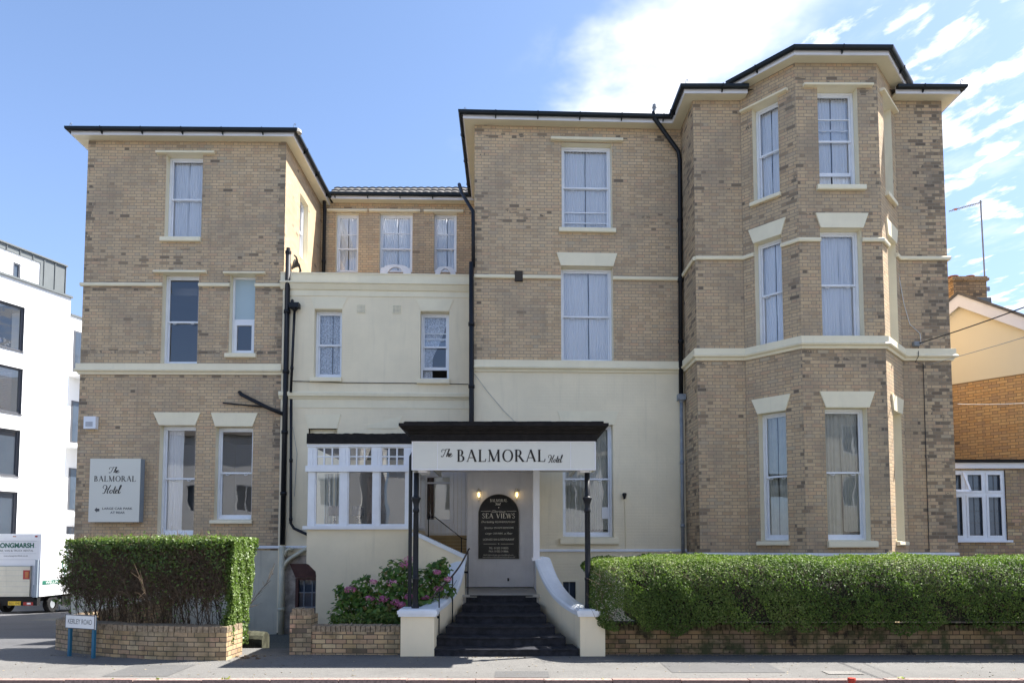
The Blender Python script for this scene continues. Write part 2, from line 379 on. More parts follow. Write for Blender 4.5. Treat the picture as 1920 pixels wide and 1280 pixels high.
# picture measurement -> point on a known real plane
cP, sP = math.cos(PITCH), math.sin(PITCH)
def ray(px, py):
    a = (px - CX) / FPX; b = (CY - py) / FPX
    return Vector((a, cP - sP * b, sP + cP * b))
def atY(px, py, Y):
    d = ray(px, py); k = Y / d.y; return Vector((d.x * k, Y, EYE + d.z * k))
def onZ(px, py, z):
    d = ray(px, py); k = (z - EYE) / d.z; return Vector((d.x * k, d.y * k, z))
class PL:
    """vertical plane; u to the right, d = depth behind the face"""
    def __init__(s, a, b):
        s.o = Vector((a[0], a[1])); v = Vector((b[0] - a[0], b[1] - a[1])); s.len = v.length
        s.t = v.normalized(); s.n = Vector((-s.t.y, s.t.x))
    def uz(s, px, py, d=0.0):
        r = ray(px, py); k = (s.o.dot(s.n) + d) / (r.x * s.n.x + r.y * s.n.y)
        p_ = r * k; return (Vector((p_.x, p_.y)) - s.o).dot(s.t), EYE + p_.z
    def P(s, u, z, d=0.0):
        q = s.o + s.t * u + s.n * d; return Vector((q.x, q.y, z))
    def rect(s, x0, x1, y0, y1, d=0.0):
        ym = (y0 + y1) / 2; xm = (x0 + x1) / 2
        return s.uz(x0, ym, d)[0], s.uz(x1, ym, d)[0], s.uz(xm, y1, d)[1], s.uz(xm, y0, d)[1]
    def box(s, mb, u0, u1, z0, z1, d0, d1):
        return mb.hexa([s.P(u0, z0, d0), s.P(u1, z0, d0), s.P(u1, z0, d1), s.P(u0, z0, d1), s.P(u0, z1, d0), s.P(u1, z1, d0), s.P(u1, z1, d1), s.P(u0, z1, d1)])
    def wall(s, mb, u0, u1, z0, z1, holes=(), d=0.0):
        us = sorted({u0, u1, *[h[0] for h in holes], *[h[1] for h in holes]}); us = [u for u in us if u0 <= u <= u1]
        zs = sorted({z0, z1, *[h[2] for h in holes], *[h[3] for h in holes]}); zs = [z for z in zs if z0 <= z <= z1]
        for i in range(len(us) - 1):
            for j in range(len(zs) - 1):
                um = (us[i] + us[i + 1]) / 2; zm = (zs[j] + zs[j + 1]) / 2
                if any(h[0] < um < h[1] and h[2] < zm < h[3] for h in holes): continue
                mb.quad(s.P(us[i], zs[j], d), s.P(us[i + 1], zs[j], d), s.P(us[i + 1], zs[j + 1], d), s.P(us[i], zs[j + 1], d))
        return mb

# ---------------------------------------------------------------- lettering (pen-stroke glyphs)
def cat(pts, n=7):
    if len(pts) < 3: return [Vector(p) for p in pts]
    P = [Vector(p) for p in pts]; P = [P[0] * 2 - P[1]] + P + [P[-1] * 2 - P[-2]]; out = []
    for i in range(1, len(P) - 2):
        for k in range(n):
            t_ = k / n; a, b, c, d = P[i - 1], P[i], P[i + 1], P[i + 2]
            out.append(.5 * ((2 * b) + (c - a) * t_ + (2 * a - 5 * b + 4 * c - d) * t_ ** 2 + (3 * b - a - 3 * c + d) * t_ ** 3))
    return out + [P[-2]]
# serif capitals: strokes = (kind, points, width) ; w thick .13, thin .04
TK, TN = .150, .058
def srf(x, y, w=.17): return ('l', [(x - w, y), (x + w, y)], .035)
GL = {
 'B': (.66, [('l', [(.14, 0), (.14, 1)], TK), srf(.12, .018, .12), srf(.12, .982, .12), ('a', (.30, .745, .20, .24), 1), ('a', (.32, .265, .27, .255), 1),
             ('l', [(.14, .98), (.32, .98)], TN), ('l', [(.14, .51), (.34, .51)], TN), ('l', [(.14, .02), (.34, .02)], TN)]),
 'A': (.84, [('l', [(.40, 1.0), (.10, 0)], TN), ('l', [(.39, 1.0), (.72, 0)], TK), ('l', [(.20, .33), (.60, .33)], TN), srf(.09, .018, .09), srf(.72, .018, .12)]),
 'L': (.66, [('l', [(.16, 0), (.16, 1)], TK), srf(.16, .982, .13), ('l', [(.03, .02), (.56, .02)], TN), ('l', [(.56, .0), (.60, .24)], TN)]),
 'M': (1.04, [('l', [(.16, 0), (.18, 1)], TN), ('l', [(.16, 1), (.50, .02)], TK), ('l', [(.50, .02), (.84, 1)], TN), ('l', [(.86, 0), (.84, 1)], TK), srf(.14, .018, .11), srf(.86, .018, .13), srf(.12, .982, .08), srf(.88, .982, .08)]),
 'O': (.92, [('o', (.46, .5, .42, .52), 1)]),
 'R': (.78, [('l', [(.14, 0), (.14, 1)], TK), srf(.14, .018, .13), srf(.12, .982, .12), ('a', (.32, .735, .22, .25), 1), ('l', [(.14, .98), (.34, .98)], TN),
             ('l', [(.14, .49), (.34, .49)], TN), ('l', [(.34, .49), (.68, .0)], TK), srf(.70, .018, .08)]),
 'S': (.60, [('c', [(.50, .80), (.38, .97), (.16, .93), (.12, .72), (.30, .54), (.46, .36), (.44, .10), (.20, .02), (.06, .20)], .085)]),
 'E': (.62, [('l', [(.14, 0), (.14, 1)], TK), ('l', [(.02, .98), (.54, .98)], TN), ('l', [(.02, .02), (.56, .02)], TN), ('l', [(.14, .52), (.42, .52)], TN), ('l', [(.54, 1), (.56, .80)], TN), ('l', [(.56, 0), (.59, .22)], TN)]),
 'V': (.78, [('l', [(.08, 1), (.38, 0)], TK), ('l', [(.38, 0), (.68, 1)], TN), srf(.08, .982, .1), srf(.68, .982, .09)]),
 'I': (.36, [('l', [(.16, 0), (.16, 1)], TK), srf(.16, .018, .12), srf(.16, .982, .12)]),
 'W': (1.05, [('l', [(.06, 1), (.30, 0)], TK), ('l', [(.30, 0), (.50, .9)], TN), ('l', [(.48, 1), (.70, 0)], TK), ('l', [(.70, 0), (.94, 1)], TN), srf(.06, .982, .09), srf(.94, .982, .08)]),
 ' ': (.45, []),
}
# copperplate words as single pen paths (x,y), x-height .45
SC = {
 'The': (1.75, [[(.02, .12), (.08, .0), (.22, .02), (.42, .35), (.62, .80), (.72, .98)], [(.10, .62), (.05, .80), (.20, .98), (.45, .92), (.80, 1.02), (1.10, 1.0)],
                [(.72, .0), (1.05, .62), (1.22, .98), (1.14, 1.0), (.98, .60), (.76, .02)], [(.86, .25), (1.02, .46), (1.12, .42), (1.04, .10), (1.12, .0), (1.26, .12)],
                [(1.26, .16), (1.48, .34), (1.46, .46), (1.34, .42), (1.24, .15), (1.32, .0), (1.50, .06), (1.64, .22)]]),
 'Hotel': (3.0, [[(.10, .60), (.02, .78), (.18, .98), (.42, .95), (.52, .72), (.34, .30), (.20, .04), (.04, -.02), (.0, .08)], [(1.02, 1.0), (.84, .70), (.62, .28), (.60, .02), (.74, .06)],
                 [(.22, .46), (.50, .54), (.86, .56)],
                 [(1.16, .42), (1.0, .36), (.92, .14), (1.02, .0), (1.18, .08), (1.26, .32), (1.16, .44)], [(1.26, .36), (1.40, .34)],
                 [(1.66, .86), (1.50, .40), (1.42, .10), (1.50, .0), (1.64, .12)], [(1.40, .52), (1.78, .56)],
                 [(1.66, .16), (1.92, .34), (1.92, .46), (1.78, .42), (1.68, .15), (1.76, .0), (1.94, .08), (2.08, .26)],
                 [(2.08, .26), (2.40, .78), (2.44, .98), (2.34, .96), (2.16, .50), (2.08, .10), (2.16, .0), (2.36, .16)]]),
}
class Lettering:
    def __init__(s, plane, d): s.p = plane; s.d = d; s.mb = MB(); s.k = 0
    def rib(s, L, Rr, x, z, sc, sx=1.0):
        s.k += 1; dd = s.d - .0015 - (s.k % 12) * .00025
        f = lambda q: s.p.P(x + q[0] * sc * sx, z + q[1] * sc, dd)
        for i in range(len(L) - 1): s.mb.quad(f(L[i]), f(L[i + 1]), f(Rr[i + 1]), f(Rr[i]))
    def stroke(s, pts, w, x, z, sc, sx=1, pen=None):
        pts = cat(pts) if len(pts) > 2 else [Vector(q) for q in pts]
        L, Rr = [], []
        for i, q in enumerate(pts):
            d = (pts[min(i + 1, len(pts) - 1)] - pts[max(i - 1, 0)]); d = d.normalized() if d.length > 1e-6 else Vector((1, 0))
            ww = w
            if pen: ww = pen[0] + (pen[1] - pen[0]) * max(0, abs(d.y)) ** 2 * (1 if d.y < 0 else .35)
            nrm = Vector((-d.y, d.x)) * ww / 2; L.append(q + nrm); Rr.append(q - nrm)
        s.rib(L, Rr, x, z, sc, sx)
    def arc(s, par, full, x, z, sc, sx=1):
        cx0, cy0, rx, ry = par; a0, a1 = (0, 2 * math.pi) if full else (-math.pi / 2, math.pi / 2)
        tk = TK; L, Rr = [], []
        for i in range(25):
            a = a0 + (a1 - a0) * i / 24
            L.append(Vector((cx0 + rx * math.cos(a), cy0 + ry * math.sin(a)))); Rr.append(Vector((cx0 + (rx - tk) * math.cos(a), cy0 + (ry - TN) * math.sin(a))))
        s.rib(L, Rr, x, z, sc, sx)
    def width(s, txt, track=.06): return sum(GL[c][0] + track for c in txt) - track
    def serif(s, txt, u0, u1, z, cap, track=.06):
        sx = (u1 - u0) / (s.width(txt, track) * cap); x = u0
        for c in txt:
            w, st = GL[c]
            for kind, a, b in st:
                if kind == 'l': s.stroke(a, b, x, z, cap, sx)
                elif kind == 'c': s.stroke(a, b, x, z, cap, sx)
                elif kind == 'a': s.arc(a, False, x, z, cap, sx)
                else: s.arc(a, True, x, z, cap, sx)
            x += (w + track) * cap * sx
    def script(s, txt, u0, u1, z, cap, pen=(.055, .17)):
        w, st = SC[txt]; sx = (u1 - u0) / (w * cap)
        for pth in st: s.stroke(pth, 0, u0, z, cap, sx, pen)
    def sans(s, txt, u0, u1, z, size, shear=0.0, center=False, bold=0.0):
        """built-in font, height 'size' = cap height"""
        cu = bpy.data.curves.new('lettering', 'FONT'); cu.body = txt; cu.size = size / .70; cu.shear = shear; cu.offset = bold
        ob = bpy.data.objects.new('lettering', cu); col.objects.link(ob)
        dg = bpy.context.evaluated_depsgraph_get(); dg.update(); me = bpy.data.meshes.new_from_object(ob.evaluated_get(dg))
        vs = [v.co.copy() for v in me.vertices]; fs = [tuple(p_.vertices) for p_ in me.polygons]
        x0 = min(v.x for v in vs); x1 = max(v.x for v in vs); sx = (u1 - u0) / (x1 - x0) if u1 is not None else 1
        s.mb.add([s.p.P(u0 + (v.x - x0) * sx, z + v.y, s.d - .0018) for v in vs], fs)
        bpy.data.objects.remove(ob); bpy.data.curves.remove(cu); bpy.data.meshes.remove(me)
    def build(s, m, parent, name='lettering', label=None): return s.mb.build(name, m, parent, label=label)

# ================================================================ SETTING
ZS = 12.02                                                       # soffit height
Z0 = -0.3
def ground_z(x, y):
    k = min(1, max(0, (-5.5 - x) / 2.0)); r = max(0.0, y - 12.2)
    return -0.062 * min(r, 45) * k
def sheet(name, x0, x1, y0, y1, nx, ny, m, off, f=ground_z):
    mb = MB(); vs = [(x0 + (x1 - x0) * i / nx, y0 + (y1 - y0) * j / ny) for j in range(ny + 1) for i in range(nx + 1)]
    mb.add([(x, y, f(x, y) + off) for x, y in vs], [(j * (nx + 1) + i, j * (nx + 1) + i + 1, (j + 1) * (nx + 1) + i + 1, (j + 1) * (nx + 1) + i) for j in range(ny) for i in range(nx)])
    o = mb.build(name, m); return struct(o)
def asphalt(name, c, sc=1.0, patch=.3):
    def f(t):
        g = t.n('ShaderNodeNewGeometry').outputs['Position']
        big = t.noise(g, .5, 5, .6); fine = t.noise(g, 90 * sc, 3, .7); med = t.noise(g, 5, 5, .6)
        vo = t.n('ShaderNodeTexVoronoi'); t.inp(vo.inputs['Vector'], g); vo.inputs['Scale'].default_value = 60
        gx, gy, gz = t.sep(g)
        crk = t.noise(t.vec(t.m('MULTIPLY', gx, .6), t.m('MULTIPLY', gy, 2.2)), 1.3, 8, .7)
        cr = t.m('SUBTRACT', 1.0, t.ss(t.m('ABSOLUTE', t.m('SUBTRACT', crk, .5)), 0.0, .006))
        cc = t.mix(t.ss(fine, .3, .7), tuple(x * .7 for x in c), tuple(x * 1.35 for x in c))
        cc = t.mix(t.m('MULTIPLY', t.ss(big, .45, .6), patch), cc, tuple(x * .62 for x in c))
        cc = t.mix(t.m('MULTIPLY', t.ss(med, .58, .75), .3), cc, tuple(min(1, x * 1.5) for x in c))
        cc = t.mix(t.m('MULTIPLY', cr, .6), cc, (.03, .03, .03))
        return pbsdf(t, cc, .88, .25, 0, t.m('ADD', fine, t.m('MULTIPLY', vo.outputs['Distance'], .6)), .5, .008)
    return mat(name, f)
M_pave = asphalt('worn_pavement_asphalt', (.142, .137, .128))
M_road = asphalt('road_asphalt', (.085, .085, .088), .8)
M_earthg = asphalt('distant_ground', (.12, .12, .10), .3)
KY = 9.32                                                        # kerb line distance
def gnd(x, y): return ground_z(x, y) - .17
sheet('ground', -400, 400, -300, 500, 40, 50, M_earthg, -.30)
# carriageway in front, footway, side road falling away to the left
sheet('main_road', -60, 60, 1.8, KY - .09, 60, 4, M_road, 0, lambda x, y: -.115 + .02 * math.exp(-((y - 5.4) / 3) ** 2))
sheet('footpath_opposite', -60, 60, -3, 1.8, 10, 4, M_pave, 0, lambda x, y: 0.0)
def kerb_profile(x): return KY
kpts = []
sheet('footpath', -9.6, 40, KY + .03, 11.9, 60, 6, M_pave, 0.004, lambda x, y: 0.012 * max(0, y - KY))
sheet('forecourt', -3.6, 40, 11.9, 16.8, 20, 8, M_soil, 0.0, lambda x, y: .03)
sheet('basement_area', -8.2, -3.6, 11.9, 16.8, 4, 4, M_landing, 0.0, lambda x, y: -1.1)
sheet('side_road', -30, -8.2, KY - .09, 62, 22, 60, M_road, 0, lambda x, y: ground_z(min(x, -8), y) - .06 + .04 * (y > 12))
def kerbmat(t):
    u, v, idv, face = brickmask(t, .92, 10.0, 5.0)
    wn = t.n('ShaderNodeTexWhiteNoise'); t.inp(wn.inputs['Vector'], idv)
    g = t.n('ShaderNodeNewGeometry').outputs['Position']
    c = t.mix(wn.outputs['Value'], (.26, .17, .145), (.36, .26, .225)); c = t.mix(t.ss(t.noise(g, 30, 5, .7), .4, .7), c, (.17, .12, .105))
    return pbsdf(t, c, .85, .25, 0, t.noise(g, 40, 4), .5, .006)
M_kerb = mat('pink_granite_kerb', kerbmat)
mb = MB(); x = -9.6; random.seed(3)
while x < 30:                                                    # separate stones with thin joints
    L = .915; h = random.uniform(-.004, .004); j = .006
    a = [(x + j, KY - .10), (x + L - j, KY - .10), (x + L - j, KY + .03), (x + j, KY + .03)]
    mb.hexa([(p_[0], p_[1] + random.uniform(-.003, .003), -.2) for p_ in a] + [(p_[0], p_[1] + .008 * (i < 2), .012 + h) for i, p_ in enumerate(a)])
    x += L
o = mb.build('kerb', M_kerb); struct(o)
# broken paler repair seams on the footway
sheet('manhole_patch', 4.45, 4.95, 9.62, 9.86, 1, 1, asphalt('cover_infill', (.19, .18, .165)), .012, lambda x, y: .012 * (y - KY) + .001)

M_patch = asphalt('darker_repair_asphalt', (.105, .103, .10), 1.3, .1)
for x0_, x1_, y0_, y1_ in ((2.3, 3.9, 9.75, 10.55), (-5.6, -4.7, 9.5, 10.35), (9.3, 9.75, KY + .04, 11.0), (-.2, .55, 9.42, 9.85)):
    sheet('pavement_repair', x0_, x1_, y0_, y1_, 1, 1, M_patch, .008, lambda x, y: .012 * max(0, y - KY))

# ================================================================ HOTEL
hotel = thing('hotel_building', 'large three storey buff brick and cream hotel with black gutters and a tall canted bay', 'hotel', (0, 16, 0))
L0 = atY(167, 265, 16.62); L0 = Vector((L0.x, 16.60)); 
l1 = atY(537, 272, 16.66); L1 = Vector((l1.x, 16.66))
pL = PL(L0, L1)
yw = R(2.05)
m0 = atY(890, 236, 16.07); M0 = Vector((m0.x, 16.07))
r0 = atY(1299, 190, 15.15); R0 = Vector((r0.x, 15.15))
M1 = Vector((R0.x - .01, 16.07 + (R0.x - M0.x) * math.tan(yw)))
pM = PL(M0, M1)
r1 = atY(1765, 190, 15.17); R1 = Vector((r1.x, 15.17))
b0 = atY(1388, 200, 15.15); b1 = atY(1492, 200, 14.22); b2 = atY(1646, 200, 14.23); b3 = atY(1676, 200, 15.16)
B0 = Vector((b0.x, 15.15)); B1 = Vector((b1.x, 14.22)); B2 = Vector((b2.x, 14.23)); B3 = Vector((b3.x, 15.16))
pRr = PL(M1, R0)                       # return wall between main block and right wing (faces left)
pR = PL(R0, R1); pBL = PL(B0, B1); pBF = PL(B1, B2); pBR = PL(B2, B3)
BACK = 20.0
pLr = PL(L1, (L1.x + .02, BACK + 2))         # left wing return, faces right
pB = PL((L1.x, 19.85), (M0.x, 19.95))  # recessed rear wall
c0 = Vector((L1.x, 16.62)); pC = PL(c0, (M0.x, 16.62 + (M0.x - L1.x) * math.tan(yw)))
C1 = Vector((M0.x, 16.62 + (M0.x - L1.x) * math.tan(yw)))

K = lambda nm, **k: brick('buff_brick_' + nm, **k)
uL = pL.o.dot(pL.t); 
def uo(p): # u of plane origin in world tangent coordinate
    return (p.o.x * p.t.x + p.o.y * p.t.y)
wl = pL.len; wm = pM.len; wr = pR.len
zband = 6.23; zstr = 8.23
MBr = {
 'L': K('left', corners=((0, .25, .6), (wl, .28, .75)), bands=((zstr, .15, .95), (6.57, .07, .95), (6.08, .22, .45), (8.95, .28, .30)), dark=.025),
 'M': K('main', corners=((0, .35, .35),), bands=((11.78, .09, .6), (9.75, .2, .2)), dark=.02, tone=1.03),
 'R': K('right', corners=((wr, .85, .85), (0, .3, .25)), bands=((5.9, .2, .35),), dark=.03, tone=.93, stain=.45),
 'Rr': K('return', corners=((0, 9, .28),), dark=.14, tone=.9),
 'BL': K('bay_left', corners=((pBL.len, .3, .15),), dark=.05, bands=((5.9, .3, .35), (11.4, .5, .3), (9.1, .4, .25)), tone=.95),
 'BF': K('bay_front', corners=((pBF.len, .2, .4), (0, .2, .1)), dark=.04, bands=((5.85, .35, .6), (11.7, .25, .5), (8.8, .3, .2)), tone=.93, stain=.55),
 'BR': K('bay_right', dark=.05),
 'B': K('rear', dark=.02, tone=1.05, bands=((11.8, .1, .4),)),
 'Lr': K('side', dark=.04),
}
# ---- windows -------------------------------------------------
WIN = {k: [] for k in ('L', 'M', 'BL', 'BF', 'BR', 'C', 'B', 'Lr')}
def curtain(pl, u0, u1, z0, z1, d, parent, style, m):
    """hanging cloth with real folds"""
    def sheet_(ua, ub, za, zb, pinch=None, amp=.020, fold=.062):
        nu = max(6, int((ub - ua) / .011)); nz = 8 if pinch is None else 14; mb = MB(); ph = random.random() * 9
        vs = []
        for j in range(nz + 1):
            q = j / nz; z = zb + (za - zb) * q
            for i in range(nu + 1):
                s_ = i / nu; u = ua + (ub - ua) * s_
                w = math.sin(2 * math.pi * u / fold + ph + .9 * math.sin(u * 13 + ph)) + .5 * math.sin(2 * math.pi * u / (fold * .43) + 2.1 * ph)
                w *= amp * (.55 + .45 * q)
                if pinch:                       # gathered to one side lower down
                    side, amt = pinch; c = ua if side < 0 else ub; u = c + (u - c) * (1 - amt * min(1, q * 1.5) ** 1.4)
                vs.append(pl.P(u + .004 * math.sin(z * 5 + i), z + .01 * math.sin(s_ * 40), d + w))
        mb.add(vs, [(j * (nu + 1) + i, j * (nu + 1) + i + 1, (j + 1) * (nu + 1) + i + 1, (j + 1) * (nu + 1) + i) for j in range(nz) for i in range(nu)])
        mb.build('curtain', m, parent, smooth=True)
    w = u1 - u0
    if style == 'pair':
        c = u0 + w * random.uniform(.44, .58); sheet_(u0, c + .01, z0, z1); sheet_(c + .03, u1, z0, z1)
    elif style == 'one': sheet_(u0, u1, z0, z1)
    elif style == 'part':
        sheet_(u0, u0 + w * .5, z0, z1, None, .03, .09); sheet_(u0 + w * .5, u1, z1 - .95 * (z1 - z0), z1, (1, .12))
    elif style == 'tied': sheet_(u0, u1, z0, z1, (-1, .62))
    elif style == 'left': sheet_(u0, u0 + w * .52, z0, z1)
    elif style == 'slit': sheet_(u0, u0 + w * .42, z0, z1); sheet_(u0 + w * .5, u1, z0, z1)
def window(key, pl, px, head='drip', headpx=None, sill=None, kind='sash', curt='pair', cm=None, depth=.17, split=.5, bars=(), open_=0.0, label=None, box=.055, horns=True, hmat=None):
    u0, u1, z0, z1 = pl.rect(*px) if len(px) == 4 else px[:4]
    WIN[key].append((u0, u1, z0, z1))
    d0 = depth; f = box; w = u1 - u0
    fr = MB()
    pl.box(fr, u0 + .004, u0 + f, z0 + .004, z1 - .004, d0, d0 + .10); pl.box(fr, u1 - f, u1 - .004, z0 + .004, z1 - .004, d0, d0 + .10)
    pl.box(fr, u0 + f, u1 - f, z1 - f, z1 - .004, d0 + .002, d0 + .10); pl.box(fr, u0 + f, u1 - f, z0 + .004, z0 + .055, d0 - .03, d0 + .10)
    W = fr.build('window', M_white, hotel, label=label)
    rv = MB()   # painted reveals
    for a, b in (((u0, 0), (u0, 0)),): pass
    P = pl.P
    rv.quad(P(u0, z0, -.004), P(u0, z0, d0 + .12), P(u0, z1, d0 + .12), P(u0, z1, -.004)); rv.quad(P(u1, z0, -.004), P(u1, z1, -.004), P(u1, z1, d0 + .12), P(u1, z0, d0 + .12))
    rv.quad(P(u0, z1, -.004), P(u0, z1, d0 + .12), P(u1, z1, d0 + .12), P(u1, z1, -.004)); rv.quad(P(u0, z0, 0), P(u1, z0, 0), P(u1, z0, d0 + .12), P(u0, z0, d0 + .12))
    rv.build('reveal', M_trim, W)
    a, b = u0 + f, u1 - f; zb, zt = z0 + .055, z1 - f; zm = zb + (zt - zb) * split
    gl = MB(); 
    if kind == 'sash':
        r = .045; up = MB(); lo = MB()
        du, dl = d0 + .025, d0 + .062                       # upper sash in front
        for s_, z_a, z_b, dd in ((up, zm - .018, zt, du), (lo, zb + open_, zm + .018 + open_, dl)):
            pl.box(s_, a + .002, a + r * .8, z_a, z_b, dd, dd + .034); pl.box(s_, b - r * .8, b - .002, z_a, z_b, dd, dd + .034)
            pl.box(s_, a + r * .8, b - r * .8, z_b - .036, z_b, dd - .002, dd + .034); pl.box(s_, a + r * .8, b - r * .8, z_a, z_a + (.04 if s_ is up else .075), dd - .002, dd + .034)
        for zz in bars:
            q = zb + (zt - zb) * zz; (s_, dd) = (up, du) if q > zm else (lo, dl)
            pl.box(s_, a + r * .8, b - r * .8, q - .011, q + .011, dd - .003, dd + .03)
        if horns:
            for hh in (.22, .78):
                uc = a + (b - a) * hh; lo.tube([P(uc - .04, zm - .02 + open_, dl - .03), P(uc - .035, zm - .045 + open_, dl - .04), P(uc, zm - .055 + open_, dl - .045), P(uc + .035, zm - .045 + open_, dl - .04), P(uc + .04, zm - .02 + open_, dl - .03)], .007, 5)
        up.build('upper_sash', M_white, W); lo.build('lower_sash', M_white, W)
        gl.quad(P(a, zm, du + .017), P(b, zm, du + .017), P(b, zt, du + .017), P(a, zt, du + .017))
        gl.quad(P(a, zb + open_, dl + .017), P(b, zb + open_, dl + .017), P(b, zm + open_, dl + .017), P(a, zm + open_, dl + .017))
        gl.build('glass', M_glass, W)
    elif kind == 'upvc':
        s_ = MB(); pl.box(s_, a, b, zm - .05, zm + .05, d0 + .01, d0 + .08)
        for z_a, z_b in ((zb, zm - .05),): 
            pl.box(s_, a + .002, a + .07, z_a, z_b, d0 - .012, d0 + .06); pl.box(s_, b - .07, b - .002, z_a, z_b, d0 - .012, d0 + .06)
            pl.box(s_, a + .07, b - .07, z_b - .06, z_b, d0 - .010, d0 + .06); pl.box(s_, a + .07, b - .07, z_a, z_a + .06, d0 - .010, d0 + .06)
        s_.build('casement', M_white, W)
        fz = MB(); fz.quad(P(a, zm + .05, d0 + .05), P(b, zm + .05, d0 + .05), P(b, zt, d0 + .05), P(a, zt, d0 + .05)); fz.build('frosted_glass', M_frost, W)
        gl.quad(P(a + .05, zb + .05, d0 + .03), P(b - .05, zb + .05, d0 + .03), P(b - .05, zm - .1, d0 + .03), P(a + .05, zm - .1, d0 + .03)); gl.build('glass', M_glass, W)
    if curt: curtain(pl, a, b, zb + .01, zt, d0 + .135, W, curt, cm or M_net)
    hm = hmat or M_trim
    if headpx:
        h = MB()
        if head == 'drip':
            xa, xb, ya, yb = headpx; ha, hb, za, zb_ = pl.rect(xa, xb, ya, yb); zb_ = za + max(.05, zb_ - za)
            hprof = [(0, za), (.10, za + .005), (.11, za + .03), (.09, zb_), (0, zb_ + .015)]
            q0, q1 = pl.P(ha, 0), pl.P(hb, 0); h.sweep([(q0.x, q0.y), (q1.x, q1.y)], hprof); h.build('drip_mould', hm, W)
        else:                                    # tapered lintel: top x0,x1,y  bottom x0,x1,y
            (ax, ay), (bx, by), (cx0, cy0), (dx0, dy0) = headpx
            pts = [pl.uz(*q) for q in ((ax, ay), (bx, by), (cx0, cy0), (dx0, dy0))]
            zt_ = (pts[0][1] + pts[1][1]) / 2; zb2 = max(z1 - .002, (pts[2][1] + pts[3][1]) / 2) if head == 'lintel' else (pts[2][1] + pts[3][1]) / 2
            th = -.035 if head == 'lintel' else -.014
            h.prism([pl.P(pts[3][0], zb2, .0), pl.P(pts[2][0], zb2, .0), pl.P(pts[1][0], zt_, .0), pl.P(pts[0][0], zt_, .0)], -pl.P(0, 0, 0) + pl.P(0, 0, th)); h.build('lintel', hm, W)
    if sill:
        s_ = MB(); xa, xb, ya, yb = sill; sa, sb, za, zb_ = pl.rect(xa, xb, ya, yb); zb_ = max(z0 - .002, zb_); zb_ = z0 + .004
        q0, q1 = pl.P(sa, 0), pl.P(sb, 0)
        s_.sweep([(q0.x, q0.y), (q1.x, q1.y)], [(-.1, za), (.075, za), (.085, za + .02), (.08, zb_ - .02), (-.17, zb_ + .02)]); s_.build('sill', hm, W)
    return W, (u0, u1, z0, z1)

# left wing
window('L', pL, (310.5, 379, 290, 445), 'drip', (295, 404, 286, 290.5), (302, 377.5, 446, 454))
window('L', pL, (303.5, 371.5, 513, 683), 'drip', (290, 388.5, 509, 513.5), None, curt=None, split=.49)
window('L', pL, (430.5, 477.5, 515, 662), 'drip', (421, 498.5, 511.5, 515.5), (423, 481, 663, 671), kind='upvc', curt=None, split=.43, label='narrow white plastic window with frosted top pane')
window('L', pL, (297.5, 365, 797.5, 1003), 'lintel', ((288.5, 773), (376.5, 773.5), (367, 797), (299, 797)), (290, 372, 1004, 1012), curt='left', split=.52)
window('L', pL, (403, 473, 800, 974), 'lintel', ((396.5, 773.5), (484, 774.5), (474, 799.5), (404, 799)), (395, 474, 974, 981.5), curt=None, split=.51)
# main block
window('M', pM, (1053, 1147.5, 269, 428), 'drip', (1032.5, 1167, 261, 266.5), (1048, 1154, 428.5, 437), curt='pair', bars=(.22, .09), split=.52)
window('M', pM, (1052, 1149.5, 500, 679), 'lintel', ((1043.5, 474), (1157, 476), (1149.5, 499.5), (1051.5, 499)), None, split=.50)
window('M', pM, (1055, 1150, 795, 1007), 'relief', ((1045, 770), (1160, 771), (1152, 796), (1054, 796)), (1050, 1159, 1010, 1020), curt='part', cm=M_drape, split=.52)
# middle cream block
window('C', pC, (589, 641, 580, 707), 'relief', ((583, 557), (652, 558), (641, 579), (589, 579)), (582, 641, 708, 716), curt='pair', cm=M_lace)
window('C', pC, (788, 842, 584, 710), 'relief', ((780, 561), (851, 562), (841, 583), (790, 583)), (782, 843, 711, 720), curt='tied', cm=M_lace, bars=(.72,), open_=.22, label='sash window left partly open with its lace curtain tied aside')
# rear wall
window('B', pB, (630, 672, 400, 510), 'drip', (614.5, 689, 394, 398.5), None, depth=.12, bars=(.68,), split=.42, box=.05)
window('B', pB, (711.5, 773.3, 400, 510), 'drip', (693, 788, 394.5, 399), None, depth=.12, bars=(.70,), split=.42, box=.05)
window('B', pB, (813.5, 856, 400, 510), 'drip', (795, 869, 395.5, 400), None, depth=.12, bars=(.68,), split=.42, box=.05)
